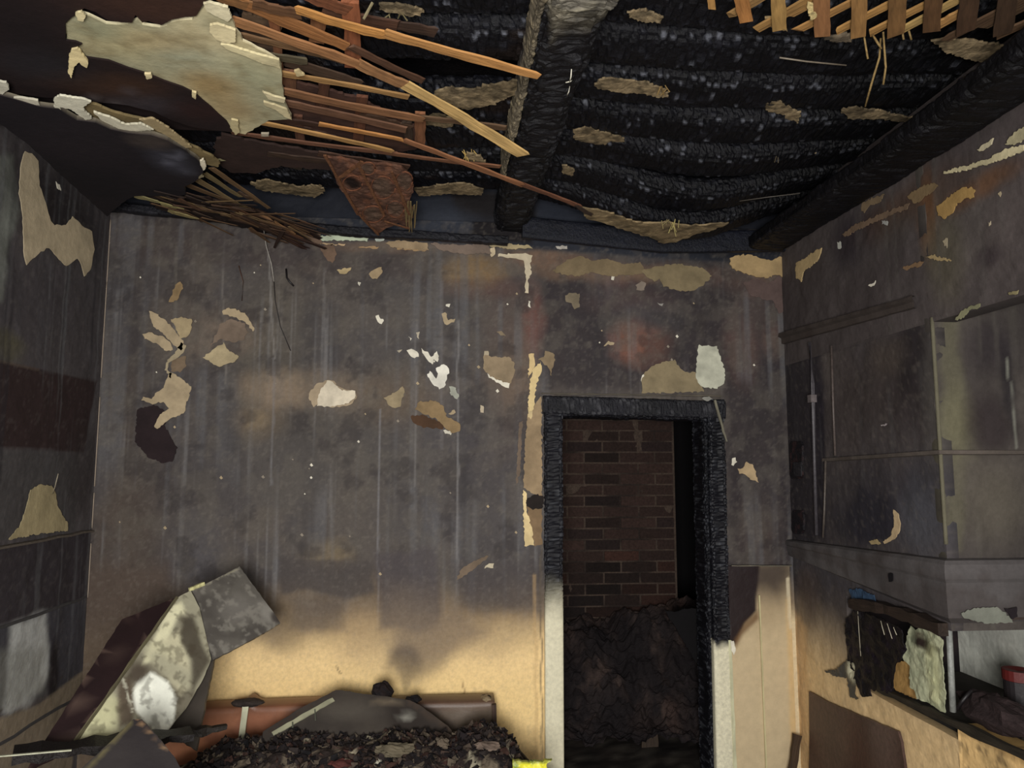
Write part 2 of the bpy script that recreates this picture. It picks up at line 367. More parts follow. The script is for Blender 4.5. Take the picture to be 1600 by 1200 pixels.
# ------------------------------------------------------------------ back wall
hx0, hx1, hz = PB.px(862, 900)[0], PB.px(1116, 900)[0], PB.px(1000, 636)[1]
cream = (243, 211, 154)
ops = [
    ('n', 2.2, .5, .2, (66, 61, 61), .8, 1),
    ('n', 5, .56, .12, (100, 91, 82), .5, 2),
    ('p', [(150, 330), (165, 1200), (300, 1200), (300, 880), (230, 700), (240, 340)], (58, 52, 52), .5, 45),
    ('b', 200, 900, 60, 200, (86, 74, 64), .55, .8), ('b', 420, 560, 60, 120, (92, 86, 76), .5, .8), ('b', 330, 520, 70, 40, (104, 92, 80), .5, .7),
    ('b', 440, 610, 60, 28, (142, 124, 104), .8, .6), ('b', 410, 660, 40, 26, (122, 106, 86), .7, .6), ('b', 500, 610, 70, 32, (132, 116, 98), .75, .6), ('b', 350, 530, 44, 26, (122, 108, 96), .7, .6), ('b', 400, 655, 18, 14, (140, 122, 96), .7, .5), ('b', 690, 600, 16, 60, (104, 98, 94), .5, .8), ('b', 470, 665, 60, 30, (58, 54, 54), .5, .7), ('b', 300, 900, 40, 90, (94, 92, 96), .5, .8),
    ('b', 540, 720, 120, 90, (80, 76, 72), .6, .9), ('b', 620, 620, 60, 40, (112, 96, 78), .6, .7),
    ('b', 515, 870, 36, 24, (118, 104, 82), .8, .5), ('b', 540, 910, 60, 20, (84, 74, 64), .5, .6), ('b', 560, 785, 50, 40, (92, 84, 76), .5, .8),
    ('b', 800, 600, 40, 80, (118, 100, 84), .7, .7), ('b', 790, 500, 30, 60, (84, 70, 66), .6, .8),
    ('b', 740, 690, 90, 60, (76, 72, 74), .6, .8), ('b', 640, 500, 120, 90, (84, 80, 78), .5, .9),
    ('b', 720, 820, 140, 60, (84, 80, 80), .5, .9), ('b', 300, 760, 60, 120, (72, 68, 68), .5, .9),
    ('p', [(845, 400), (1230, 410), (1245, 900), (1135, 900), (1130, 610), (845, 610)], (50, 44, 47), .85, 14),
    ('b', 1000, 535, 46, 32, (122, 84, 70), .9, .5), ('b', 1160, 545, 22, 50, (98, 76, 70), .7, .7), ('b', 833, 500, 16, 50, (110, 74, 66), .75, .7),
    ('b', 1205, 530, 14, 26, (104, 84, 76), .6, .7), ('b', 980, 470, 60, 20, (82, 66, 64), .6, .8), ('b', 1010, 495, 50, 22, (78, 76, 78), .5, .8),
    ('b', 960, 430, 40, 18, (110, 82, 74), .6, .7), ('b', 1170, 480, 40, 40, (90, 78, 74), .5, .8),
    ('b', 1185, 835, 30, 50, (84, 72, 66), .6, .8), ('b', 1190, 760, 20, 60, (66, 60, 60), .5, .8),
    # cavity and burnt head of the wall
    ('p', [(150, 322), (480, 375), (700, 392), (700, 445), (450, 420), (150, 400)], (64, 54, 52), .5, 12),
    ('b', 740, 425, 45, 26, (132, 108, 76), .85, .4), ('b', 755, 450, 60, 18, (92, 72, 66), .7, .6),
    ('b', 850, 405, 60, 12, (116, 92, 76), .8, .5), ('b', 960, 425, 130, 14, (120, 98, 80), .75, .6), ('b', 1180, 440, 60, 20, (110, 88, 78), .6, .7),
    ('b', 620, 385, 100, 10, (120, 100, 84), .6, .6),
    ('s', 22, .45, .50, (106, 106, 109), .45, 11), ('s', 55, .8, .60, (132, 130, 130), .4, 12), ('n', 9, .58, .06, (98, 92, 84), .3, 41), ('n', 7, .62, .05, (52, 47, 48), .5, 42), ('s', 12, .3, .52, (54, 52, 55), .30, 13),
    ('l', 592, 640, 592, 980, 2.4, (128, 126, 128), .8), ('l', 716, 500, 714, 930, 3, (136, 134, 134), .7), ('l', 420, 395, 430, 560, 3, (138, 134, 130), .7),
    ('l', 428, 560, 425, 760, 3, (126, 124, 126), .6), ('l', 347, 420, 352, 600, 2.5, (124, 118, 112), .6), ('l', 650, 500, 648, 760, 2.5, (128, 124, 122), .5),
    ('l', 508, 420, 508, 640, 3, (118, 114, 112), .5), ('l', 275, 380, 272, 520, 4, (116, 110, 100), .4), ('l', 690, 440, 690, 700, 4, (118, 114, 114), .5),
    ('p', [(440, 250), (470, 372), (700, 382), (840, 390), (1100, 408), (1300, 412), (1300, 200)], (38, 42, 52), .95, 4), ('b', 700, 340, 60, 24, (54, 58, 68), .7, .8), ('p', [(745, 200), (735, 376), (830, 382), (830, 200)], (24, 19, 20), .9, 5), ('p', [(1000, 300), (1060, 400), (1300, 405), (1300, 200)], (16, 15, 20), .8, 16),
    ('n', 16, .60, .05, (92, 86, 80), .25, 44),
    # scorch line over the unburnt cream paint
    ('g', 700, 890, 980, (168, 142, 106), .55), ('g', 700, 945, 1035, cream, 1.0),
    ('p', [(590, 860), (680, 860), (690, 975), (640, 985), (595, 980)], (76, 70, 72), .75, 8),
    ('p', [(440, 870), (585, 880), (585, 930), (540, 935), (500, 925), (440, 930)], (74, 68, 66), .8, 5),
    ('p', [(450, 938), (540, 935), (545, 985), (455, 985)], (96, 86, 78), .65, 10),
    ('p', [(700, 880), (850, 880), (850, 960), (720, 945)], (74, 68, 68), .7, 16),
    ('p', [(610, 970), (720, 960), (760, 985), (660, 1065), (630, 1070), (610, 1040)], (112, 98, 86), .7, 16),
    ('b', 634, 1035, 24, 26, (72, 64, 62), .9, .5), ('b', 632, 1062, 8, 16, (90, 80, 72), .8, .5), ('b', 640, 1000, 60, 60, (132, 116, 98), .45, .8),
    ('b', 560, 1000, 30, 40, (176, 150, 114), .5, .8), ('b', 740, 1000, 60, 30, (150, 130, 104), .4, .8), ('b', 440, 985, 30, 30, (112, 98, 80), .6, .8),
    ('b', 520, 1120, 400, 60, (246, 214, 146), .6, .8),
    ('l', 836, 900, 838, 1200, 5, (190, 158, 112), .5), ('l', 845, 850, 847, 1200, 2.5, (92, 82, 70), .9),
    ('l', 527, 1042, 534, 1052, 2.5, (120, 98, 70), .9), ('b', 724, 1080, 1.5, 10, (150, 120, 84), .8, .4),
    ('p', [(120, 880), (260, 880), (290, 960), (300, 1000), (230, 1080), (160, 1240), (100, 1240)], (84, 72, 64), .95, 22),
    # cream beside the door on the right
    ('p', [(1130, 1010), (1140, 985), (1240, 960), (1262, 970), (1262, 1240), (1110, 1240)], (222, 204, 166), 1, 16),
    ('n', 60, .66, .06, (140, 132, 122), .12, 31),
]
WB = struct(wall('wall_back', PB, XL - .12, 2.75, -.02, 3.16, .0095, (78, 73, 72), ops, M_WALL(), hole=(hx0, hx1, -1, hz), seed=3, rough=.0035, thick=.18))
# burnt wall head above the ceiling line, set back
PB2 = Plane((0, YB + .06, 0), (1, 0, 0), (0, 0, 1))
struct(wall('wall_back_head', PB2, XL - .12, 2.75, 2.9, 3.75, .02, (40, 44, 54), [('n', 3, .5, .2, (28, 30, 38), .8, 3), ('p', [(700, 300), (840, 300), (840, 400), (740, 400)], (22, 17, 17), .9, 6), ('b', 700, 350, 60, 20, (52, 56, 66), .8, .7), ('p', [(840, 300), (1020, 380), (1300, 420), (1300, 200)], (18, 20, 28), .8, 20)], M_WALL(), seed=8, rough=.004, thick=.1))

B_ = (178, 160, 130); BR = (150, 126, 92); W_ = (232, 226, 208); G_ = (128, 114, 92)
flakes = [  # outline on the back wall, colour, thickness mm, curl
    ('bare_plaster', [(275, 445), (283, 440), (287, 452), (280, 462), (278, 470), (264, 472), (270, 458)], BR, 2, None),
    ('paint_flake', [(237, 488), (245, 490), (262, 503), (276, 520), (288, 535), (284, 548), (272, 540), (255, 520), (241, 510)], B_, 2, (262, 503, 237, 488, .03)),
    ('paint_flake', [(268, 500), (285, 496), (302, 500), (301, 512), (292, 528), (283, 530), (276, 515)], (176, 158, 124), 2, (283, 530, 300, 498, .02)),
    ('paint_flake', [(227, 524), (236, 521), (256, 526), (268, 537), (271, 547), (260, 549), (248, 538), (230, 531)], B_, 2, (271, 547, 227, 524, .035)),
    ('paint_flake', [(283, 535), (291, 540), (287, 552), (277, 560), (264, 567), (262, 577), (270, 584), (268, 592), (258, 578), (262, 562), (274, 552)], (170, 156, 128), 2, None),
    ('paint_flake', [(270, 560), (290, 556), (291, 574), (281, 582), (268, 580)], (128, 110, 90), 1, None),
    ('paint_flake', [(266, 583), (275, 585), (299, 604), (295, 622), (288, 646), (272, 652), (250, 671), (245, 668), (252, 648), (266, 638), (256, 628), (240, 632), (223, 626), (226, 620), (238, 624), (246, 612), (256, 606)], B_, 2, (290, 610, 245, 670, .03)),
    ('scorched_flap', [(215, 640), (240, 632), (262, 645), (268, 640), (258, 664), (266, 680), (279, 700), (272, 722), (258, 724), (235, 716), (212, 690)], (44, 34, 36), 2, (230, 640, 275, 715, .02)),
    ('paint_flake', [(350, 485), (360, 482), (384, 490), (398, 512), (396, 518), (384, 504), (366, 496), (349, 492)], B_, 2, (366, 500, 370, 484, .02)),
    ('bare_plaster', [(345, 505), (362, 498), (382, 505), (388, 520), (380, 532), (362, 535), (345, 530), (330, 540)], (126, 110, 96), 1, None),
    ('paint_flake', [(318, 559), (332, 547), (345, 540), (350, 535), (354, 545), (374, 557), (368, 566), (346, 574), (330, 566)], (184, 168, 134), 2, (346, 545, 346, 574, .025)),
    ('torn_plaster', [(485, 612), (494, 600), (513, 594), (522, 596), (532, 606), (554, 612), (558, 620), (548, 632), (520, 637), (497, 632), (490, 636), (482, 622)], (176, 158, 132), 3, None),
    ('torn_plaster', [(496, 634), (500, 612), (511, 595), (520, 596), (529, 606), (536, 611), (556, 612), (557, 620), (546, 631), (528, 634), (514, 636)], (234, 222, 198), 5, (500, 600, 545, 634, .035)),
    ('bare_plaster', [(600, 622), (617, 614), (629, 604), (632, 612), (627, 625), (626, 636), (612, 637)], (164, 148, 118), 2, None),
    ('bare_plaster', [(648, 640), (655, 628), (680, 626), (694, 636), (698, 652), (718, 662), (718, 674), (708, 677), (694, 668), (682, 655), (665, 648)], (142, 120, 88), 2, (660, 630, 715, 672, .015)),
    ('scorched_flap', [(642, 650), (660, 648), (694, 662), (692, 670), (660, 668), (645, 660)], (84, 62, 46), 1, None),
    ('paint_flake', [(693, 672), (706, 674), (705, 680), (695, 677)], W_, 1, None),
    ('paint_flake', [(636, 547), (642, 545), (652, 550), (655, 558), (648, 560), (640, 554)], W_, 1, None),
    ('paint_flake', [(658, 544), (668, 550), (674, 558), (682, 548), (686, 556), (684, 566), (678, 562), (676, 570), (666, 560)], W_, 2, None),
    ('torn_plaster', [(681, 576), (694, 570), (702, 576), (699, 590), (696, 602), (686, 608), (676, 600), (667, 585), (672, 580), (681, 592), (684, 584)], (240, 236, 222), 4, (680, 600, 696, 572, .01)),
    ('paint_flake', [(702, 604), (712, 606), (718, 620), (714, 624), (703, 614)], (176, 178, 164), 2, (703, 604, 716, 622, .01)),
    ('paint_flake', [(650, 520), (656, 519), (655, 530), (651, 528)], (190, 180, 160), 1, None), ('paint_flake', [(638, 526), (643, 529), (641, 533)], W_, 1, None),
    ('paint_flake', [(620, 548), (628, 547), (624, 552)], (180, 170, 150), 1, None), ('paint_flake', [(701, 646), (710, 640), (712, 645), (704, 648)], B_, 1, None),
    ('paint_flake', [(587, 494), (592, 492), (600, 502), (597, 507), (590, 503)], W_, 1, None),
    ('paint_flake', [(690, 490), (696, 488), (700, 500), (711, 498), (710, 504), (698, 508), (692, 502)], B_, 1, None), ('paint_flake', [(696, 476), (703, 475), (702, 480), (697, 479)], W_, 1, None),
    ('paint_flake', [(526, 422), (536, 420), (549, 418), (542, 428), (532, 428)], (186, 166, 126), 2, (538, 420, 538, 430, .01)),
    ('paint_flake', [(576, 428), (585, 421), (596, 418), (598, 428), (590, 437), (580, 434)], (180, 158, 124), 2, (580, 425, 596, 434, .015)), ('paint_flake', [(559, 440), (564, 442), (562, 447)], W_, 1, None),
    ('bare_plaster', [(500, 385), (520, 382), (527, 398), (519, 412), (512, 408), (502, 392)], (118, 96, 80), 2, None),
    ('bare_plaster', [(755, 556), (765, 556), (778, 559), (795, 557), (803, 566), (804, 582), (797, 600), (785, 597), (764, 586), (755, 576)], (152, 134, 108), 3, None),
    ('paint_flake', [(762, 584), (786, 596), (797, 598), (795, 607), (784, 602), (764, 590)], W_, 2, None), ('paint_flake', [(757, 549), (763, 548), (762, 558), (756, 556)], (190, 176, 150), 1, None),
    ('paint_flake', [(750, 633), (755, 634), (756, 645), (751, 644)], (196, 182, 158), 1, None),
    ('paint_flake', [(775, 519), (784, 518), (790, 525), (782, 525)], (150, 134, 110), 1, None),
    ('paint_flake', [(757, 888), (762, 882), (772, 880), (770, 888), (760, 886)], (220, 208, 180), 2, (760, 886, 770, 880, .01)),
    ('scorched_flap', [(712, 906), (725, 885), (750, 872), (764, 868), (745, 885), (722, 902)], (120, 104, 88), 1, None),
    # strip beside the door frame
    ('torn_plaster', [(778, 398), (820, 396), (832, 400), (828, 412), (830, 428), (824, 440), (826, 458), (820, 458), (821, 430), (818, 408), (800, 404), (778, 402)], (214, 200, 172), 4, None),
    ('paint_flake', [(826, 470), (829, 472), (829, 482), (826, 480)], W_, 1, None),
    ('torn_plaster', [(826, 553), (834, 553), (836, 566), (832, 580), (825, 592), (826, 570)], (216, 190, 140), 4, None),
    ('torn_plaster', [(833, 576), (845, 565), (846, 580), (838, 600), (834, 640), (826, 642), (827, 600)], (222, 198, 146), 4, None),
    ('paint_flake', [(852, 548), (864, 552), (868, 562), (862, 578), (861, 588), (856, 576), (848, 566), (840, 562), (850, 558)], (142, 124, 98), 2, (850, 560, 862, 586, .02)),
    ('torn_plaster', [(826, 618), (834, 616), (832, 640), (830, 655), (824, 652)], (214, 192, 146), 3, None),
    ('bare_plaster', [(824, 650), (846, 616), (847, 776), (833, 772), (818, 762), (820, 700)], (160, 138, 108), 2, None),
    ('bare_plaster', [(824, 790), (846, 780), (847, 850), (836, 854), (826, 820)], (140, 116, 88), 1, None),
    ('torn_plaster', [(817, 765), (822, 768), (823, 800), (830, 822), (834, 852), (819, 853)], (232, 208, 156), 3, None),
    ('paint_flake', [(811, 660), (817, 658), (812, 740), (806, 760)], (120, 104, 90), 1, None),
    ('charred_knob', [(824, 778), (840, 772), (850, 778), (848, 792), (832, 796), (822, 790)], (40, 34, 32), 8, None),
    # above and right of the door
    ('bare_plaster', [(883, 462), (888, 458), (905, 459), (905, 480), (898, 484), (893, 474), (884, 472)], (130, 118, 98), 2, None),
    ('paint_flake', [(1002, 440), (1009, 443), (1006, 454), (994, 454), (993, 446)], (136, 124, 112), 1, None), ('paint_flake', [(955, 432), (960, 433), (959, 438), (955, 437)], W_, 1, None),
    ('paint_flake', [(943, 540), (950, 533), (960, 536), (958, 539), (950, 538), (944, 542)], B_, 1, None), ('paint_flake', [(1026, 473), (1036, 474), (1034, 478)], (150, 146, 140), 1, None),
    ('bare_plaster', [(1002, 598), (1006, 584), (1016, 574), (1034, 566), (1054, 562), (1060, 572), (1070, 582), (1086, 582), (1092, 595), (1100, 612), (1040, 614), (1002, 614)], (142, 128, 100), 2, None),
    ('torn_plaster', [(1090, 540), (1120, 541), (1124, 555), (1132, 580), (1130, 600), (1120, 608), (1094, 604), (1086, 590), (1088, 566)], (200, 200, 180), 5, None),
    ('paint_flake', [(1002, 590), (1007, 583), (1006, 594), (1003, 598)], W_, 1, None),
    ('paint_flake', [(1143, 716), (1149, 715), (1151, 722), (1146, 728), (1142, 726)], W_, 2, None),
    ('paint_flake', [(1152, 732), (1160, 731), (1165, 721), (1177, 727), (1179, 740), (1183, 754), (1174, 751), (1164, 742), (1155, 740)], (188, 164, 128), 2, (1160, 726, 1182, 754, .02)),
    ('bare_plaster', [(862, 424), (885, 406), (905, 400), (925, 408), (950, 405), (975, 414), (1000, 410), (1010, 425), (985, 430), (950, 432), (925, 425), (905, 432), (885, 430)], (128, 112, 86), 2, None),
    ('bare_plaster', [(1000, 424), (1012, 434), (1022, 440), (1030, 436), (1036, 448), (1060, 455), (1085, 454), (1100, 444), (1112, 432), (1098, 420), (1060, 412), (1030, 416)], (134, 120, 92), 3, None),
    ('torn_plaster', [(1140, 404), (1160, 398), (1180, 401), (1202, 408), (1218, 402), (1240, 408), (1245, 430), (1232, 436), (1210, 430), (1195, 436), (1170, 430), (1150, 424), (1140, 414)], (178, 152, 110), 8, None),
    ('paint_flake', [(1255, 478), (1265, 480), (1270, 492), (1265, 504), (1258, 500)], (130, 108, 86), 2, None),
    ('bare_plaster', [(1160, 442), (1182, 436), (1200, 444), (1215, 432), (1234, 440), (1240, 460), (1232, 486), (1216, 490), (1206, 470), (1188, 466), (1172, 462)], (96, 80, 76), 2, None),
    # ragged line at the head of the wall
    ('torn_plaster', [(500, 370), (530, 366), (560, 370), (577, 372), (574, 378), (540, 376), (502, 376)], (196, 206, 180), 6, None),
    ('torn_plaster', [(586, 374), (602, 371), (600, 377), (588, 378)], (180, 186, 176), 4, None),
    ('bare_plaster', [(455, 360), (500, 362), (505, 382), (480, 380), (462, 372)], (122, 100, 84), 4, None),
    ('torn_plaster', [(602, 380), (630, 376), (668, 380), (670, 392), (640, 390), (610, 386)], (164, 142, 112), 5, None),
    ('bare_plaster', [(672, 380), (720, 384), (760, 380), (768, 396), (730, 398), (690, 392)], (128, 112, 100), 4, None),
    ('torn_plaster', [(758, 378), (790, 381), (825, 384), (832, 389), (800, 390), (768, 386)], (176, 160, 124), 6, None),
    ('paint_flake', [(868, 385), (886, 384), (886, 390), (870, 389)], (190, 184, 174), 2, None),
    ('paint_flake', [(560, 386), (592, 386), (590, 389), (562, 388)], (170, 140, 104), 2, None), ('paint_flake', [(620, 388), (668, 390), (664, 393), (620, 390)], (168, 140, 104), 2, None),
    ('paint_flake', [(498, 380), (540, 382), (538, 384), (500, 382)], (196, 168, 132), 2, None), ('paint_flake', [(765, 390), (772, 387), (774, 398), (768, 402)], (206, 188, 156), 2, None),
]
for nm, poly, col, th, lf in flakes:
    sheet(nm, PB, poly, col, WB, thick=th * .001, off=.004, jag=1.5 if th < 8 else 2, lift=lf)
# tiny specks of lost paint, each its own flake
for i in range(46):
    u, v = random.uniform(180, 820), random.uniform(400, 900); r = random.uniform(1.3, 3)
    if i > 36: u, v = random.uniform(890, 1220), random.uniform(430, 600)
    sheet('paint_speck', PB, [(u - r, v), (u, v - r), (u + r, v + r * .3), (u, v + r)], random.choice([W_, B_, (150, 140, 126)]), WB, thick=.001, off=.004, jag=.5, spacing=.02, dens=1)
# pale edge lines down the corners and hairline cracks
for (u0, v0, u1, v1) in ((169, 340, 166, 440), (166, 440, 158, 590), (155, 620, 147, 760), (147, 770, 142, 825), (139, 850, 134, 935)):
    p = [X(u0 + (u1 - u0) * t + random.uniform(-.8, .8), v0 + (v1 - v0) * t, XL + .008) for t in np.linspace(0, 1, 9)]
    beam_tube('corner_bead', [np.array([XL + .006, YB - .006, q[2]]) for q in p], .0035, (150, 136, 122), WB, M_PLASTER(), 5)
# cables hanging against the back wall
beam_tube('charred_wire', [Y(411, 352, 4.14), Y(416, 385, 4.15), Y(424, 412, 4.17), Y(428, 440, 4.18)], .003, (150, 144, 136), WB)
beam_tube('charred_wire', [Y(428, 440, 4.18), Y(430, 470, 4.185), Y(438, 510, 4.185), Y(454, 548, 4.185)], .002, (30, 26, 26), WB)
beam_tube('charred_wire', [Y(447, 420, 4.18), Y(448, 434, 4.17), Y(452, 440, 4.17), Y(459, 447, 4.18)], .005, (26, 22, 24), WB)
beam_tube('charred_wire', [Y(373, 415, 4.185), Y(380, 440, 4.19), Y(378, 470, 4.19)], .0025, (88, 60, 48), WB)

# ------------------------------------------------------------------ left wall
ops = [
    ('n', 3, .52, .16, (72, 68, 70), .7, 1), ('s', 22, .5, .52, (84, 82, 86), .3, 4),
    ('p', [(-40, 225), (20, 250), (26, 330), (16, 400), (8, 470), (-40, 480)], (128, 132, 124), .75, 10),
    ('b', 90, 330, 70, 60, (26, 20, 22), .8, .6), ('b', 60, 470, 60, 60, (62, 58, 62), .5, .8),
    ('b', 10, 540, 24, 20, (92, 88, 64), .6, .7),
    ('p', [(-60, 552), (152, 596), (131, 707), (-60, 694)], (50, 37, 37), .96, 3),
    ('l', -60, 550, 60, 577, 3, (96, 80, 66), .6),
    ('p', [(-60, 700), (125, 708), (118, 830), (-60, 855)], (70, 68, 68), .7, 4), ('b', 130, 740, 24, 60, (48, 42, 42), .6, .7),
    ('p', [(-60, 862), (140, 832), (134, 936), (-60, 990)], (52, 47, 51), .9, 2),
    ('p', [(-60, 993), (134, 937), (132, 1060), (-60, 1140)], (64, 63, 69), .9, 2),
    ('p', [(18, 975), (74, 958), (78, 1060), (40, 1100), (6, 1110)], (206, 208, 204), .75, 10),
    ('p', [(-60, 1020), (70, 1010), (70, 1080), (-60, 1130)], (132, 132, 124), .55, 16),
    ('s', 26, .6, .56, (40, 38, 43), .5, 8), ('s', 60, .8, .60, (128, 130, 132), .25, 9),
    ('b', 83, 1050, 7, 50, (34, 28, 30), .9, .5),
    ('p', [(-60, 1144), (60, 1100), (130, 1050), (100, 1300), (-60, 1300)], (134, 122, 104), .95, 4),
    ('l', -60, 1142, 118, 1050, 2, (70, 64, 56), .9),
    ('n', 50, .66, .06, (120, 114, 110), .12, 21),
]
WL = struct(wall('wall_left', PL, 0.4, YB, -.02, 3.5, .0115, (80, 75, 76), ops, M_WALL(), seed=13, rough=.003))
for nm, poly, col, th, lf in [
    ('bare_plaster', [(30, 262), (38, 236), (48, 240), (58, 252), (60, 290), (68, 312), (78, 345), (84, 352), (102, 352), (112, 338), (126, 352), (142, 362), (146, 390), (140, 420), (130, 432), (126, 415), (120, 404), (102, 416), (88, 402), (76, 388), (70, 388), (58, 398), (48, 404), (40, 414), (36, 400), (34, 340), (28, 302)], (196, 180, 150), 3, None),
    ('bare_plaster', [(40, 790), (46, 765), (62, 757), (80, 760), (86, 772), (88, 790), (98, 808), (104, 818), (104, 829), (60, 834), (12, 843), (30, 820)], (172, 158, 122), 3, None),
    ('paint_flake', [(86, 284), (92, 288), (94, 298), (88, 294)], W_, 2, None), ('paint_flake', [(98, 268), (108, 272), (109, 278), (99, 274)], (160, 150, 140), 2, None),
    ('torn_plaster', [(0, 126), (12, 124), (14, 136), (0, 142)], W_, 3, None)]:
    sheet(nm, PL, poly, col, WL, thick=th * .001, off=.003, jag=1.5, lift=lf)
beam_tube('twig', [X(82, 772, XL + .01), X(86, 760, XL + .03), X(91, 740, XL + .05)], .002, (150, 140, 120), WL)
# ledge on top of the panelling and the joints between its boards
y0 = 1.2
for k, (zz, d) in enumerate(((1.395, .018), (1.05, .005), (.55, .006))):
    wv = [(y, zz + random.uniform(-.004, .004)) for y in np.linspace(y0, YB - .002, 26)]
    V = []; F = []
    for (y, z_) in wv:
        V += [(XL + .001, y, z_ + .008), (XL + d, y, z_ + .004), (XL + d, y, z_ - .006), (XL + .001, y, z_ - .008)]
    for i in range(25):
        F += [(i * 4 + j, i * 4 + (j + 1) % 4, i * 4 + 4 + (j + 1) % 4, i * 4 + 4 + j) for j in range(4)]
    F += [(0, 1, 2, 3), (100, 103, 102, 101)]
    mk('panel_ledge', V, F, lin((92, 84, 76) if k == 0 else (70, 68, 68)), M_PLASTER(), WL)

# ------------------------------------------------------------------ right wall (breast above the stove) and outer wall
XO = 2.62
ops = [
    ('n', 3, .52, .16, (66, 59, 59), .7, 1), ('b', 1560, 330, 60, 90, (86, 78, 76), .8, .8), ('b', 1500, 360, 40, 60, (84, 78, 74), .6, .8),
    ('b', 1545, 400, 18, 20, (60, 52, 54), .8, .5), ('b', 1400, 330, 80, 30, (74, 54, 40), .7, .7), ('b', 1450, 340, 14, 60, (104, 72, 46), .7, .6),
    ('b', 1475, 400, 26, 70, (92, 86, 70), .6, .7), ('b', 1330, 370, 30, 40, (42, 38, 46), .7, .7), ('b', 1530, 292, 50, 20, (98, 66, 40), .7, .7),
    ('b', 1400, 360, 30, 30, (72, 66, 62), .6, .7),
    ('s', 30, 1.5, .58, (92, 88, 84), .3, 4),
]
WR = struct(wall('wall_right', PR, 1.2, YB - .001, 2.33, 3.25, .012, (80, 73, 72), ops, M_WALL(), seed=21, rough=.004, thick=.1))
struct(wall('wall_outer', Plane((XO + .1, 0, 0), (0, 1, 0), (0, 0, 1)), .6, YB, 0, 3.4, .05, (120, 116, 108), [('n', 3, .5, .2, (80, 76, 72), .7, 2)], M_WALL(), seed=22))
for nm, poly, col, th in [
    ('bare_plaster', [(1466, 322), (1480, 312), (1494, 300), (1512, 292), (1526, 296), (1524, 308), (1508, 312), (1498, 318), (1490, 334), (1478, 342), (1468, 336)], (168, 136, 84), 3),
    ('torn_plaster', [(1478, 268), (1510, 260), (1550, 248), (1572, 234), (1604, 226), (1604, 236), (1560, 252), (1520, 264), (1478, 272)], (206, 194, 156), 6),
    ('torn_plaster', [(1530, 234), (1544, 224), (1556, 216), (1552, 226), (1536, 236)], (190, 180, 150), 5),
    ('torn_plaster', [(1574, 226), (1590, 206), (1606, 198), (1606, 218), (1588, 226)], (180, 170, 136), 5),
    ('bare_plaster', [(1350, 316), (1370, 308), (1384, 304), (1378, 316), (1360, 322), (1352, 334), (1348, 326)], (126, 108, 84), 3),
    ('bare_plaster', [(1420, 306), (1440, 292), (1462, 286), (1468, 292), (1450, 306), (1434, 318), (1424, 312)], (124, 104, 76), 3),
    ('bare_plaster', [(1318, 366), (1340, 350), (1370, 338), (1402, 326), (1424, 318), (1420, 326), (1380, 342), (1345, 358), (1322, 370)], (118, 98, 80), 3),
    ('torn_plaster', [(1246, 412), (1262, 402), (1276, 392), (1286, 388), (1282, 404), (1272, 414), (1258, 424), (1254, 440), (1246, 434)], (190, 166, 122), 6),
    ('paint_flake', [(1310, 378), (1316, 378), (1316, 388), (1311, 389)], (190, 190, 180), 2), ('paint_flake', [(1380, 344), (1390, 346), (1388, 352), (1380, 351)], (160, 160, 154), 2),
    ('paint_flake', [(1449, 402), (1458, 398), (1488, 406), (1488, 409), (1456, 405)], (176, 154, 112), 3), ('bare_plaster', [(1412, 418), (1430, 412), (1446, 409), (1440, 416), (1418, 422)], (130, 104, 78), 3),
    ('paint_flake', [(1359, 446), (1370, 439), (1368, 446), (1361, 448)], W_, 2), ('paint_flake', [(1475, 376), (1482, 372), (1482, 388), (1478, 384)], (160, 148, 124), 2),
    ('paint_flake', [(1546, 348), (1551, 346), (1548, 354)], (190, 176, 150), 2), ('paint_flake', [(1562, 302), (1567, 300), (1566, 308)], (186, 170, 140), 2),
    ('bare_plaster', [(1496, 500), (1504, 486), (1520, 478), (1534, 474), (1534, 480), (1516, 486), (1508, 496)], (136, 134, 104), 3), ('paint_flake', [(1578, 458), (1594, 454), (1592, 460), (1580, 461)], (140, 130, 96), 3)]:
    sheet(nm, PR, poly, col, WR, thick=th * .001, off=.005, jag=1.8)

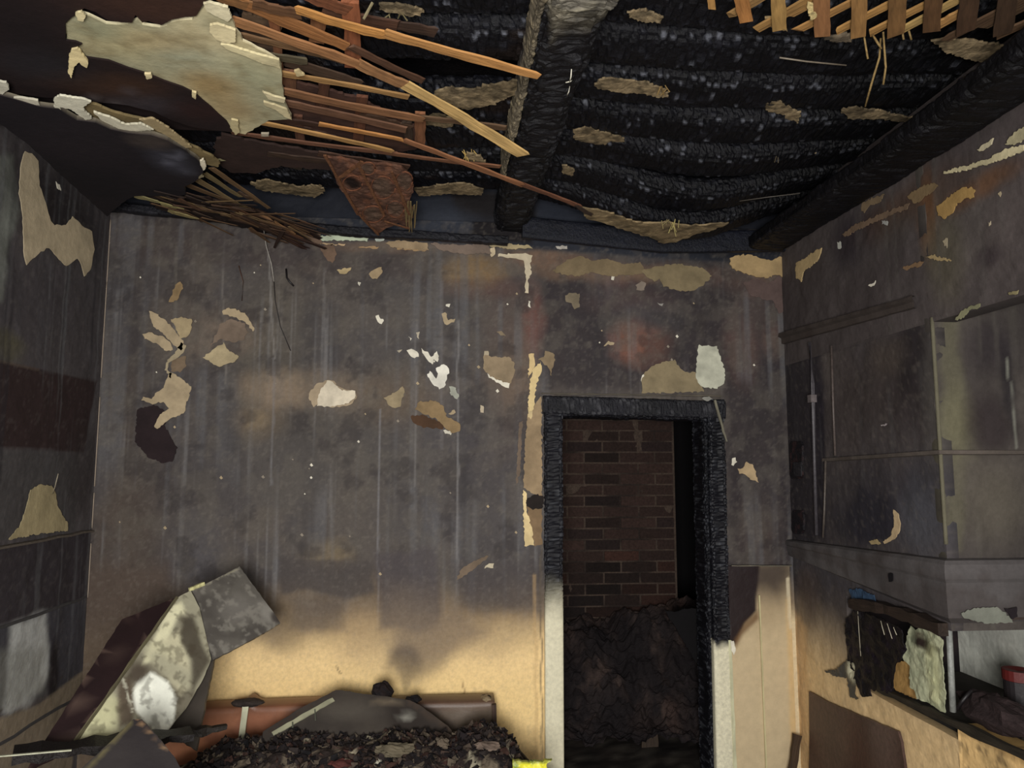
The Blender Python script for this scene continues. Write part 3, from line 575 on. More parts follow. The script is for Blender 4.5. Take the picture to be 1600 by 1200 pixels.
# ================================================================== masonry stove in the right corner
SV = empty('masonry_stove', (XR + .3, 3.4, 0))
tag(SV, 'soot-blackened plastered masonry stove filling the corner right of the doorway, with cream lower front', 'stove')
YF = 2.84; ZT = 2.33
ops = [
    ('n', 3, .5, .16, (58, 53, 55), .7, 1), ('b', 1345, 815, 48, 34, (40, 38, 46), .8, .5), ('b', 1320, 640, 22, 120, (78, 70, 68), .7, .7), ('b', 1380, 620, 70, 60, (62, 54, 52), .7, .8),
    ('b', 1430, 560, 40, 80, (38, 33, 36), .7, .7), ('b', 1462, 640, 16, 120, (82, 78, 74), .7, .7), ('p', [(1262, 530), (1285, 530), (1292, 840), (1272, 840)], (38, 34, 42), .8, 4),
    ('p', [(1222, 530), (1262, 530), (1272, 850), (1238, 850)], (42, 38, 42), .8, 4), ('b', 1400, 780, 80, 50, (48, 46, 54), .6, .8), ('b', 1330, 780, 40, 50, (54, 50, 52), .6, .8),
    ('b', 1440, 790, 30, 60, (64, 64, 70), .6, .8), ('p', [(1240, 850), (1480, 880), (1480, 960), (1320, 905), (1240, 900)], (76, 74, 76), .8, 10),
    ('b', 1300, 900, 50, 20, (66, 62, 66), .8, .6), ('s', 34, 1.6, .58, (86, 84, 84), .3, 4),
    ('p', [(1345, 760), (1400, 780), (1404, 830), (1380, 846), (1345, 842), (1320, 800)], (40, 38, 46), .7, 8), ('b', 1440, 820, 30, 50, (84, 84, 90), .6, .7), ('b', 1295, 560, 12, 60, (92, 84, 80), .6, .7), ('b', 1385, 560, 26, 30, (84, 74, 66), .5, .7),
    ('g', 1300, 930, 1020, (168, 148, 120), .9), ('g', 1300, 990, 1075, (226, 194, 144), 1.0), ('b', 1262, 930, 16, 40, (78, 66, 62), .7, .7),
    ('p', [(1236, 950), (1262, 980), (1266, 1200), (1236, 1200)], (196, 160, 114), .6, 8),
    ('n', 50, .66, .05, (110, 102, 94), .2, 14),
]
nya, nyb = PR.px(1480, 1000)[0] - .0, PR.px(1325, 1000)[0]
nz0 = PR.px(1290, 1043)[1]; nz1 = 1.10
PF2 = Plane((0, YF, 0), (1, 0, 0), (0, 0, 1))
# side face (towards the room), with the open niche
wall('side_face', PR, YF, YB - .001, 0, ZT, .011, (74, 68, 68), ops, M_WALL(), SV, hole=(nya - .2, nyb, nz0, nz1), seed=31, rough=.004, thick=.05)
# the low part of the front, below the hotplate line, nearer to the camera
ops_low = [('n', 4, .5, .2, (214, 176, 120), .6, 1), ('n', 12, .64, .08, (160, 136, 94), .45, 2), ('b', 1430, 1140, 30, 12, (122, 134, 84), .8, .6), ('b', 1400, 1120, 60, 10, (140, 138, 90), .5, .7), ('b', 1540, 1150, 50, 10, (186, 150, 90), .8, .8), ('n', 30, .66, .05, (90, 76, 58), .6, 5),
           ('l', 1300, 1052, 1600, 1190, 4, (120, 92, 60), .5), ('l', 1390, 1110, 1480, 1150, 3, (128, 88, 48), .7), ('l', 1480, 1120, 1590, 1165, 3, (60, 52, 42), .8), ('g', 1400, 1170, 1230, (214, 186, 116), .6)]
wall('lower_front', PR, 1.5, YF, 0, nz0 + .06, .011, (232, 194, 134), ops_low, M_WALL(), SV, seed=33, rough=.005, thick=.12)
# front face turned to the camera, above the mantel
ops = [('n', 3, .52, .16, (56, 51, 50), .8, 1), ('p', [(1470, 480), (1500, 500), (1510, 700), (1500, 860), (1470, 870)], (92, 88, 72), .8, 10), ('b', 1500, 660, 26, 50, (106, 102, 80), .7, .7),
       ('b', 1545, 660, 30, 50, (44, 36, 38), .8, .6), ('b', 1550, 540, 40, 40, (44, 38, 42), .7, .7), ('b', 1575, 600, 10, 60, (32, 28, 32), .8, .6), ('b', 1550, 780, 50, 60, (88, 82, 72), .7, .8),
       ('l', 1574, 560, 1588, 700, 3, (130, 130, 120), .8), ('s', 30, 2, .58, (92, 88, 80), .3, 5)]
wall('front_face', PF2, XR, XO, nz1, 3.0, .011, (78, 72, 68), ops, M_WALL(), SV, seed=34, rough=.004, thick=.05)
# niche lining
wall('niche_back', Plane((XO, 0, 0), (0, 1, 0), (0, 0, 1)), 1.5, nyb + .14, nz0 - .05, nz1 + .05, .02, (222, 224, 212),
     [('g', 1560, 1060, 960, (140, 140, 132), .7) if False else ('b', 1560, 990, 90, 36, (170, 170, 162), .8, .8), ('b', 1530, 1080, 60, 30, (238, 240, 228), .8, .8), ('n', 12, .64, .1, (180, 178, 168), .3, 3)], M_WALL(), SV, seed=35, thick=.03)
wall('niche_end', Plane((0, nyb + .14, 0), (1, 0, 0), (0, 0, 1)), XR + .02, XO, nz0 - .05, nz1 + .05, .02, (40, 30, 32), [('n', 12, .5, .1, (22, 18, 22), .8, 3)], M_WALL(), SV, seed=36, thick=.03)
box('niche_ceiling', XR + .06, XO, YF - .03, nyb + .13, nz1 + .045, nz1 + .07, (60, 50, 46), parent=SV)
box('cooking_slab', XR + .02, XO - .005, 1.5, nyb + .13, nz0 - .06, nz0 - .005, (66, 62, 58), parent=SV)
# mouldings: upper cornice, middle line, mantel
def band(name, zA, zB, h0, h1, prof, col, ya, yb, front=True, ops_=None, seed=1):
    """moulding that runs along the side face and returns across the front face"""
    V = []; C = []; F = []; n = 110
    for i in range(n + 1):
        t = i / n; y = yb + (ya - yb) * t; z = zA + (zB - zA) * t; h = h0 + (h1 - h0) * t
        for (d, q) in prof: V.append((XR - d * (1 + .04 * math.sin(i * .5 + seed)), y - (d if t == 1 else 0), z - q * h))
    m = len(prof)
    if front:
        for i in range(1, 50):
            x = XR - .0 + (XO - XR) * i / 49
            for (d, q) in prof: V.append((x, ya - d, zB - q * h1))
    V = np.array(V); k = len(V) // m
    for i in range(k - 1):
        for j in range(m - 1): F.append((i * m + j, i * m + j + 1, (i + 1) * m + j + 1, (i + 1) * m + j))
    nz_ = fbm(V[:, 1] * 2.5 + V[:, 0] * 3, V[:, 2] * 4, seed, 3)
    k_ = sst(.5, .62, fbm(V[:, 1] * 6 + V[:, 0] * 6 + 3, V[:, 2] * 14, seed + 9, 4))[:, None]
    C = lin(col) * (.55 + .8 * nz_)[:, None] * (1 - k_ * .35) + lin((70, 56, 50)) * k_ * .2
    return mk(name, V, F, C, M_WALL(), SV)
z1c = PR.px(1215, 512)[1]; z2c = PR.px(1451, 455)[1]
band('upper_cornice', 2.53, 2.46, .07, .05, [(0, 0), (.035, .1), (.04, .4), (.02, .55), (.02, 1), (0, 1.05)], (72, 64, 60), YF + .1, YB - .01, False, seed=3)
band('middle_ledge', PR.px(1290, 716)[1], PR.px(1475, 703)[1], .02, .02, [(0, 0), (.014, .05), (.014, .8), (0, 1)], (88, 80, 74), YF, PR.px(1288, 716)[0], True, seed=4)
band('mantel', PR.px(1240, 843)[1], PR.px(1478, 872)[1], .10, .25, [(0, 0), (.03, .02), (.042, .08), (.046, .2), (.044, .3), (.036, .36), (.038, .5), (.036, .62), (.034, .76), (.03, .9), (.0, 1.0)], (84, 80, 80), YF, YB - .01, True, seed=5)
# pilaster strips / pipes at the back corner
beam_tube('pipe', [X(1265, 535, XR - .03), X(1270, 600, XR - .03), X(1272, 700, XR - .03), X(1276, 836, XR - .03)], .009, (70, 66, 70), SV)
beam_tube('pipe', [X(1299, 540, XR - .012), X(1302, 640, XR - .012), X(1305, 712, XR - .012)], .006, (84, 74, 70), SV)
beam_tube('pipe', [X(1290, 720, XR - .012), X(1288, 800, XR - .012), X(1286, 840, XR - .012)], .006, (80, 72, 66), SV)
box('pipe_clamp', *(lambda p: (p[0] - .02, p[0] + .012, p[1] - .02, p[1] + .02, p[2] - .02, p[2] + .02))(X(1270, 623, XR - .03)), (104, 96, 96), M_METAL(), SV)
# corner arris worn pale
p = [X(1476 + random.uniform(-1, 1), v, XR - .002) for v in range(490, 866, 18)]
beam_tube('worn_arris', [np.array([XR - .001, YF - .001, q[2]]) for q in p], .008, (98, 94, 78), SV, M_PLASTER(), 6)
# dark firebox door in the lower front
PRd = Plane((XR - .012, 0, 0), (0, 1, 0), (0, 0, 1))
dr = sheet('firebox_door', PRd, [(1267, 1080), (1300, 1098), (1407, 1143), (1412, 1160), (1420, 1215), (1440, 1330), (1265, 1330), (1268, 1150)], (84, 60, 50), SV, thick=.012, off=0, jag=.6, mat=M_METAL(),
      ops=[('n', 5, .5, .2, (58, 38, 34), .8, 3), ('b', 1385, 1150, 20, 60, (100, 80, 72), .7, .7), ('b', 1290, 1160, 30, 60, (88, 68, 56), .6, .8), ('b', 1345, 1180, 14, 60, (64, 34, 28), .7, .7)])
# shelf lip of the niche: burnt wood along the front edge of the slab
bar('slab_edge', X(1372, 1075, XR - .01), X(1640, 1198, XR - .01), .02, .03, (48, 40, 34), SV, seg=16, wob=.4)
bar('burnt_lintel', X(1332, 943, XR - .03), X(1475, 984, XR - .03), .05, .045, (48, 34, 30), SV, seg=14, wob=.25, mat=M_WOOD(), bend=.02)
beam_tube('post', [X(1482, 968, XR + .02), X(1486, 1050, XR + .02), X(1489, 1112, XR + .02)], .012, (132, 134, 130), SV)
# things melted in and on the stove
PN = Plane((XR + .06, 0, 0), (0, 1, 0), (0, 0, 1)); PN2 = Plane((XR + .02, 0, 0), (0, 1, 0), (0, 0, 1)); PN3 = Plane((XR - .012, 0, 0), (0, 1, 0), (0, 0, 1))
o = sheet('melted_curtain', PN3, [(1338, 952), (1356, 958), (1380, 968), (1400, 976), (1412, 984), (1416, 1010), (1414, 1030), (1404, 1038), (1398, 1060), (1396, 1080), (1388, 1084), (1376, 1076), (1366, 1080), (1360, 1076), (1362, 1088), (1350, 1090), (1344, 1078), (1336, 1050), (1328, 1040), (1324, 1000), (1326, 968)], (14, 10, 14), None, thick=.004, jag=1.5, mat=M_CHAR(), bumpy=.03, ops=[('n', 20, .55, .1, (28, 20, 28), .8, 4)])
tag(o, 'black melted curtain hanging from the burnt lintel of the stove niche', 'curtain')
for (u, v, du, h) in ((1340, 955, 5, 70), (1376, 970, 6, 22), (1386, 974, 8, 24), (1396, 980, 5, 12)):
    bm_ = beam_tube('melted_drip', [X(u, v, XR - .03), X(u + du * .4, v + h * .4, XR - .025), X(u + du, v + h, XR - .03)], .0018, (176, 168, 148), o, M_PAINT(), 6)
o = sheet('plastic_sheet', PN2, [(1424, 978), (1432, 985), (1448, 975), (1462, 985), (1474, 1000), (1478, 1060), (1478, 1114), (1462, 1104), (1436, 1092), (1432, 1080), (1424, 1074), (1424, 1040), (1414, 1030), (1418, 1000)], (176, 178, 148), None, thick=.004, jag=1.2, mat=M_PAINT(), bumpy=.02,
      ops=[('b', 1442, 1000, 14, 12, (64, 50, 42), .9, .4), ('b', 1448, 1008, 20, 7, (36, 26, 26), .95, .4), ('b', 1455, 1018, 6, 9, (40, 30, 30), .9, .4), ('b', 1462, 1060, 10, 50, (196, 196, 150), .7, .7), ('n', 30, .6, .1, (140, 146, 120), .5, 3)])
tag(o, 'pale half-melted plastic sheet hanging beside the black curtain in the stove niche', 'sheet')
o = sheet('cardboard', PN, [(1396, 1040), (1420, 1030), (1428, 1060), (1434, 1092), (1404, 1080), (1394, 1070)], (186, 146, 88), None, thick=.006, jag=1, bumpy=.01)
tag(o, 'yellowish scorched cardboard piece between the melted curtain and the plastic sheet', 'cardboard')
o = sheet('blue_rag', PN3, [(1328, 922), (1345, 920), (1368, 930), (1372, 940), (1350, 944), (1334, 942)], (56, 78, 104), None, thick=.004, jag=1.5, bumpy=.02); tag(o, 'blue scorched rag stuck at the top left of the stove niche', 'rag')
o = sheet('plastic_bag', PN3, [(1290, 1048), (1310, 1046), (1326, 1030), (1336, 1036), (1342, 1060), (1338, 1085), (1345, 1092), (1332, 1090), (1326, 1060), (1310, 1056)], (70, 66, 60), None, thick=.003, jag=1.5, bumpy=.03, mat=M_PAINT(), ops=[('b', 1334, 1050, 8, 14, (196, 190, 160), .9, .6)])
tag(o, 'torn grey plastic bag with pale edge on the stove ledge left of the curtain', 'bag')
# debris on the hotplate
def lump(name, c, r, col, seed, parent=None, mat=None, n=18, dep=.35, col2=None):
    th, ph = np.meshgrid(np.linspace(0, 2 * np.pi, n, endpoint=False), np.linspace(.001, np.pi - .001, n // 2 + 2))
    d = np.stack([np.cos(th) * np.sin(ph), np.sin(th) * np.sin(ph), np.cos(ph)], -1)
    q = 1 + dep * 2 * (fbm(d[..., 0] * 2.2 + d[..., 2] * 1.7 + 5, d[..., 1] * 2.2 - d[..., 2] + 5, seed, 4) - .5) * 1.6
    V = (np.array(c) + d * q[..., None] * np.array(r)).reshape(-1, 3); m = th.shape[1]; k = th.shape[0]
    idx = np.arange(m * k).reshape(k, m)
    F = np.stack([idx[:-1], idx[1:], np.roll(idx[1:], -1, 1), np.roll(idx[:-1], -1, 1)], -1).reshape(-1, 4).tolist()
    F += [idx[0].tolist(), idx[-1].tolist()[::-1]]
    nn = fbm(V[:, 0] * 30 + 9, V[:, 2] * 30 + V[:, 1] * 30, seed + 3, 3); C = lin(col) * (.5 + nn)[:, None]
    if col2 is not None: k_ = sst(.5, .6, nn)[:, None]; C = C * (1 - k_) + lin(col2) * k_
    return mk(name, V, F, C, mat or M_CHAR(), parent)
pz = nz0 + .0
c = X(1555, 1100, XR + .14); o = lump('scorched_pan', (c[0], c[1], pz + .10), (.09, .19, .075), (48, 38, 38), 4, mat=M_BRICK(), dep=.30); tag(o, 'dark scorched bundle slumped on the stove top in front of the white niche wall', 'bundle')
b = beam_tube('handle', [X(1495, 1108, XR + .05), X(1506, 1092, XR + .07), X(1518, 1078, XR + .10)], .008, (22, 18, 20), o)
c = X(1592, 1062, XR + .34)
def can(name, c, r, h, col, lidcol, parent=None):
    V = []; F = []; C = []; n = 20; prof = [(0, 0, col), (r, 0, col), (r, h * .82, col), (r * 1.06, h * .83, lidcol), (r * 1.06, h, lidcol), (r * .9, h, lidcol), (0, h * .97, lidcol)]
    for (q, z, cc) in prof:
        for k in range(n): V.append((c[0] + q * math.cos(k * 2 * math.pi / n), c[1] + q * math.sin(k * 2 * math.pi / n), c[2] + z)); C.append(lin(cc))
    for i in range(len(prof) - 1): F += [(i * n + k, i * n + (k + 1) % n, (i + 1) * n + (k + 1) % n, (i + 1) * n + k) for k in range(n)]
    return V, F, C
V, F, C = can('tin', (c[0], c[1], pz), .055, c[2] - pz + .04, (38, 34, 36), (88, 30, 28)); o = mk('tin', V, F, np.array(C), M_PAINT()); tag(o, 'dark tin with a red lid on the stove top, at the right edge', 'tin')
V = []; F = []; C = []
for i in range(240):
    yy = random.uniform(1.9, 2.85); xx = random.uniform(XR + .035, XR + .3); s = random.uniform(.006, .022); zz = pz + random.uniform(.0, .06) * max(0, 1 - abs(xx - XR - .15) / .2)
    b0 = len(V); R_ = Matrix.Rotation(random.uniform(0, 6), 3, 'Z') @ Matrix.Rotation(random.uniform(-.7, .7), 3, 'X')
    vv, ff = boxv(-s, s, -s * .6, s * .6, -s * .25, s * .25); cc = lin(random.choice([(40, 38, 34), (92, 86, 74), (62, 54, 48), (122, 116, 98), (30, 28, 28)]))
    for q in vv: V.append(tuple(R_ @ Vector(q) + Vector((xx, yy, zz)))); C.append(cc)
    F += [tuple(b0 + j for j in f) for f in ff]
o = mk('stove_top_rubble', V, F, np.array(C), M_BRICK()); o['kind'] = 'stuff'; tag(o, 'ash and plaster crumbs heaped along the stove top edge', 'rubble')
# black paint-peel crescent and other marks on the side face
for nm, poly, col, th in [('paint_flake', [(1398, 796), (1405, 802), (1409, 818), (1407, 832), (1400, 842), (1384, 850), (1382, 846), (1394, 838), (1399, 820)], (196, 172, 134), 3),
                          ('torn_plaster', [(1360, 846), (1372, 842), (1378, 850), (1364, 851)], (170, 150, 110), 4),
                          ('paint_flake', [(1378, 664), (1388, 662), (1386, 665), (1379, 666)], (170, 160, 160), 2), ('scorched_flap', [(1340, 880), (1380, 868), (1400, 900), (1408, 905), (1380, 906)], (92, 88, 88), 2),
                          ('dark_hole', [(1404, 896), (1411, 896), (1411, 908), (1405, 909)], (18, 16, 20), 3)]:
    sheet(nm, PR, poly, col, SV, thick=th * .001, off=.004 if nm != 'dark_hole' else .045, jag=1.0)
sheet('bare_plaster', Plane((0, YF - .04, 0), (1, 0, 0), (0, 0, 1)), [(1500, 958), (1520, 950), (1556, 948), (1574, 962), (1580, 972), (1540, 974), (1505, 966)], (116, 118, 108), SV, thick=.003, off=.004, jag=1.5)
sheet('scorched_flap', Plane((0, YF - .04, 0), (1, 0, 0), (0, 0, 1)), [(1566, 950), (1585, 948), (1586, 962), (1576, 966)], (32, 26, 30), SV, thick=.004, off=.01, jag=1.5)

# ================================================================== doorway
D = struct(empty('door_1', (1.0, YB, 0)))
def framecol(sw, seed, cr=(224, 218, 190)):
    cf = charcol((20, 20, 26), (62, 64, 70), seed)
    def f(S_, P_, e, cid):
        c = cf(S_, P_, e, cid); k = sst(sw[0], sw[1], S_ + .04 * (fbm(S_ * 20, P_ * 30, seed) - .5))[..., None]
        g = lin((120, 100, 72)); mid = sst(0, .5, k) * (1 - sst(.5, 1, k)); c2 = c * (1 - k) + lin(cr) * k * np.ones_like(c)
        return c2
    return f
zt = Y(1000, 632, 4.18)[2]
zl = Y(860, 925, 4.18)[2]; H = zt + .03
sl = 1 - zl / H
xl = PB.px(862, 900)[0]
# jamb posts, split charred above / painted below
xfl0, xfl1 = PB.px(850, 900)[0], PB.px(878, 900)[0]
charf = lambda a, b: (lambda S_, P_: 1 - sst(a, b, S_))
char_bar('jamb', [(xfl0 + .055, YB - .01, H), (xfl0 + .05, YB - .01, -.01)], .05, .105, framecol((sl - .05, sl + .09), 5), D, cell=.018, depth=.007, nc=30, up=(1, 0, 0), sq=5, seed=5, charf=charf(sl - .05, sl + .07), mat=soot(.6, .15, 50, .14, .25))
xr0, xr1 = PB.px(1110, 900)[0], PB.px(1137, 900)[0]
zr = Y(1125, 1003, 4.18)[2]; sr = 1 - zr / H
char_bar('jamb', [((xr0 + xr1) / 2, YB - .015, H), ((xr0 + xr1) / 2 - .01, YB - .015, -.01)], .06, xr1 - xr0, framecol((sr - .01, sr + .015), 6), D, cell=.016, depth=.010, nc=34, up=(1, 0, 0), sq=5, seed=6, charf=charf(sr - .02, sr + .015), mat=soot(.55, .2, 60, .2, .3))
char_bar('head', [(xfl0 - .005, YB - .015, H - .035), (xr1 + .005, YB - .015, H - .06)], .06, .105, charcol((22, 22, 28), (64, 64, 68), 7), D, cell=.02, depth=.004, nc=28, sq=5, seed=7)
# inner linings of the opening (depth of the wall)
char_bar('lining', [(xr0 + .0, YB + .11, H), (xr0 - .005, YB + .11, 0)], .21, .035, charcol((18, 18, 24), (76, 78, 84), 8), D, cell=.016, depth=.008, nc=40, up=(1, 0, 0), sq=6, seed=8)
char_bar('lining', [(xfl1 - .015, YB + .11, H), (xfl1 - .015, YB + .11, 0)], .21, .03, charcol((18, 18, 24), (60, 62, 68), 9), D, cell=.03, depth=.008, nc=24, up=(1, 0, 0), sq=6, seed=9)
char_bar('lining', [(xfl1, YB + .11, H - .08), (xr0, YB + .11, H - .1)], .21, .04, charcol((16, 16, 22), (40, 40, 46), 10), D, cell=.03, depth=.008, nc=24, sq=6, seed=10)
bar('frame_bead', Y(1117, 625, YB - .05), Y(1135, 690, YB - .05), .012, .01, (120, 112, 104), D, up=(0, 1, 0), seg=8, wob=.4)
sheet('torn_plaster', Plane((0, YB - .05, 0), (1, 0, 0), (0, 0, 1)), [(1096, 622), (1108, 619), (1114, 624), (1104, 627)], (150, 148, 140), D, thick=.004, jag=1)
# thin pale line over the frame head
bar('frame_bead', Y(846, 615, YB - .012), Y(1128, 619, YB - .012), .007, .014, (88, 78, 74), D, up=(0, 1, 0), seg=22, wob=.5)
# cream trim and boxed panel on the right of the doorway
PBP = Plane((0, YB - .03, 0), (1, 0, 0), (0, 0, 1))
a0, a1 = PBP.px(1141, 1000)[0], PBP.px(1238, 1000)[0]; b1 = PBP.px(1190, 884)[1]
TP = wall('trim_panel', PBP, a0, a1, 0, b1, .009, (204, 184, 148), [
    ('g', 1190, 1010, 870, (204, 184, 148), 0), ('p', [(1130, 870), (1240, 870), (1240, 960), (1200, 985), (1130, 985)], (150, 128, 98), .5, 25),
    ('p', [(1130, 870), (1245, 870), (1240, 915), (1215, 935), (1185, 935), (1130, 960)], (64, 54, 50), .92, 26),
    ('p', [(1130, 870), (1187, 880), (1184, 920), (1182, 955), (1164, 975), (1147, 1010), (1130, 1012)], (34, 22, 24), 1, 3),
    ('p', [(1147, 1000), (1164, 973), (1184, 955), (1186, 968), (1160, 992), (1150, 1012)], (112, 82, 52), .8, 4),
    ('l', 1236, 940, 1244, 1200, 14, (218, 182, 124), .8), ('l', 1231, 905, 1236, 980, 5, (226, 212, 180), .9)],
    M_PAINT(), D, seed=41, rough=.001, thick=.025)
bar('panel_bead', Y(1186, 930, YB - .04), Y(1198, 1215, YB - .04), .008, .008, (214, 196, 160), TP, up=(0, 1, 0), seg=10, wob=.1, mat=M_PAINT())
bar('panel_bead', Y(1140, 1000, YB - .04), Y(1149, 1215, YB - .04), .018, .012, (214, 206, 184), TP, up=(0, 1, 0), seg=10, wob=.1, mat=M_PAINT())
bar('panel_bead', Y(1143, 884, YB - .04), Y(1237, 884, YB - .04), .006, .012, (104, 94, 88), TP, up=(0, 1, 0), seg=10, wob=.3, mat=M_PAINT())
sheet('paint_flake', PBP, [(1139, 1000), (1144, 1000), (1147, 1015), (1144, 1022), (1140, 1014)], W_, D, thick=.004, off=.02, jag=.8)
# short stub ledge right of frame bottom
bar('broken_batten', Y(1234, 1225, 4.05), Y(1246, 1148, 4.1), .045, .02, (76, 52, 36), None, up=(0, 1, 0), seg=6, wob=.15)
o = bpy.data.objects[-1] if False else [q for q in COL.objects if q.name.startswith('broken_batten')][0]
tag(o, 'short broken brown batten leaning against the corner right of the door', 'batten')
# black sockets by the corner
for i, (u0, v0, u1, v1) in enumerate(((1237, 690, 1256, 748), (1240, 798, 1258, 834))):
    sb = sheet('switch_box', Plane((XR - .006, 0, 0), (0, 1, 0), (0, 0, 1)), [(u0 + 2, v0), (u1 - 2, v0), (u1, v0 + 6), (u1, v1 - 6), (u1 - 3, v1), (u0 + 3, v1), (u0, v1 - 6), (u0, v0 + 6)], (24, 22, 26), None, thick=.012, off=0, jag=.5, mat=M_CHAR(), ops=[('n', 30, .6, .1, (60, 40, 40), .7, 2)])
    tag(sb, ['melted black double switch box, the upper one on the stove flank by the corner', 'small melted black switch box, the lower one, just above the stove mantel'][i], 'switch box')
    if i == 0: sheet('switch_rocker', Plane((XR - .019, 0, 0), (0, 1, 0), (0, 0, 1)), [(u0 + 4, 722), (u1 - 3, 722), (u1 - 3, 744), (u0 + 5, 744)], (44, 42, 46), sb, thick=.006, jag=.3, mat=M_CHAR())

# ------------------------------------------------------------------ burnt passage behind the doorway
YK = 5.3
bw = struct(wall('wall_passage', Plane((0, YK, 0), (1, 0, 0), (0, 0, 1)), .1, 1.60, 0, 2.6, .04, (74, 62, 54), [('n', 6, .5, .12, (42, 34, 31), .95, 3)], M_BRICK(), seed=51, thick=.25))
proto = None; nb = 0
for r in range(31):
    z0 = .06 + r * .0775; xx = .42 - (.125 if r % 2 else 0)
    while xx < 1.585 and nb < 295:
        x0, x1 = max(xx, .42), min(xx + .248, 1.585); xx += .26
        if x1 - x0 < .04: continue
        d = random.uniform(.003, .007)
        V, F = boxv(x0 + random.uniform(0, .003), x1, YK - d, YK + .03, z0, z0 + .066 + random.uniform(-.002, .002))
        base = np.array([62, 46, 41]) * random.uniform(.85, 1.1)
        if random.random() < .2: base = np.array([50, 38, 36])
        if z0 < 1.25 and random.random() < .25: base = np.array([76, 50, 42])
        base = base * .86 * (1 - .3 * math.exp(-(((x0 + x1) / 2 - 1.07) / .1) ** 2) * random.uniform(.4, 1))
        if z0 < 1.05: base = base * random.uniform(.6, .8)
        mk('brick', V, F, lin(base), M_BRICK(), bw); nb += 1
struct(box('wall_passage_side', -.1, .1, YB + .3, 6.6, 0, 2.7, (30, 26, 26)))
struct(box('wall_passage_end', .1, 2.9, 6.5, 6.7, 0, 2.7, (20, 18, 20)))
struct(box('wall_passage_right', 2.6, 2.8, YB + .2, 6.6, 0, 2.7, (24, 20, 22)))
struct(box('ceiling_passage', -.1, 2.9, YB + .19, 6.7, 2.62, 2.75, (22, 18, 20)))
# rubbish in the passage
n = 90
A, B = np.meshgrid(np.linspace(.12, 2.0, n), np.linspace(YB + .25, YK - .04, n))
hgt = .15 + .62 * sst(YB + .3, YK - .1, B) * (.6 + .7 * fbm(A * 3, B * 3, 61)) + .12 * (fbm(A * 14, B * 14, 62) - .5) + .06 * (fbm(A * 40, B * 40, 63, 2) - .5)
V = np.stack([A, B, hgt], -1).reshape(-1, 3); idx = np.arange(n * n).reshape(n, n)
C = paint(PF, A, B, (38, 32, 32), [('n', 5, .54, .12, (62, 48, 43), .8, 2), ('n', 14, .62, .08, (76, 62, 56), .6, 3), ('n', 9, .4, .1, (18, 15, 18), .7, 7)], 5).reshape(-1, 3)
o = mk('passage_debris', V, np.stack([idx[:-1, :-1], idx[:-1, 1:], idx[1:, 1:], idx[1:, :-1]], -1).reshape(-1, 4), C, M_BRICK())
o['kind'] = 'stuff'; tag(o, 'heap of burnt rubble filling the dark passage behind the doorway', 'rubble')
for i, (a, b, w_, col, lab) in enumerate((
        (Y(1008, 1122, 4.75), Y(1075, 1072, 4.9), .07, (70, 48, 42), 'brown charred plank lying slanted on the passage rubble'),
        (Y(965, 1075, 5.15), Y(1035, 1010, 5.2), .06, (30, 26, 30), 'black charred plank leaning on the passage brick wall'),
        (Y(1012, 1200, 4.7), Y(1018, 1120, 4.8), .10, (62, 46, 38), 'dark upright board standing in the passage rubble'))):
    o = bar('charred_plank', a, b, w_, .02, col, None, seg=8, up=(0, 1, 0), splinter=.01); tag(o, lab, 'plank')
o = sheet('hanging_panel', Plane((0, 4.5, 0), (1, 0, 0), (0, 0, 1)), [(1037, 952), (1052, 956), (1068, 950), (1130, 950), (1130, 1120), (1090, 1040), (1060, 990)], (14, 12, 14), None, thick=.015, jag=1); tag(o, 'black burnt panel with a pointed corner inside the passage at right', 'panel')

# ================================================================== ceiling: charred rolled timbers, beam, laths, plaster
CE = struct(wall('ceiling', Plane((0, 0, 3.52), (1, 0, 0), (0, 1, 0)), XL - .1, 2.75, 1.0, YB + .1, .08, (16, 15, 18), [('n', 6, .5, .2, (26, 22, 22), .8, 3)], M_CHAR(), seed=71, thick=.05))
def sagz(x, y):
    s = .26 * math.exp(-((x - 1.25) / .55) ** 2) * math.exp(-((y - 4.15) / .75) ** 2) + .03 * math.exp(-((x - 1.1) / .7) ** 2)
    return s
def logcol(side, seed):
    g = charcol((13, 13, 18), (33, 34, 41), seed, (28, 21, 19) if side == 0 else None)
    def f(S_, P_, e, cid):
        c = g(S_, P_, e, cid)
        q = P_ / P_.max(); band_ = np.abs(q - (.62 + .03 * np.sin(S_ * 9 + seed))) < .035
        painted_glint = (((cid > .97) & (e > .4)) | (band_ & (cid > .62) & (e > .45)))[..., None]; c = np.where(painted_glint, lin((84, 86, 94)) * np.ones_like(c), c)  # scattered specks and a row of glints painted into the char colour
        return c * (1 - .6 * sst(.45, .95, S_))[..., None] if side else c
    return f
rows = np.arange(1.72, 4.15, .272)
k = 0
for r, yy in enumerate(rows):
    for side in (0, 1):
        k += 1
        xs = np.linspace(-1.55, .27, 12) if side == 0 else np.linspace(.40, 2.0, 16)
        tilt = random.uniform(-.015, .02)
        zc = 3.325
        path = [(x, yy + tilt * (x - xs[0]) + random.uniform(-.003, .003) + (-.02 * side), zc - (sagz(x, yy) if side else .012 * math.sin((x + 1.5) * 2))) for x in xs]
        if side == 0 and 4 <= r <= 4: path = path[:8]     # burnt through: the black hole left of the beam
        char_bar('charred_log', path, .268, .13, logcol(side, 100 + k), CE, cell=.027, depth=.009, nc=38, sq=2.7, seed=20 + k)
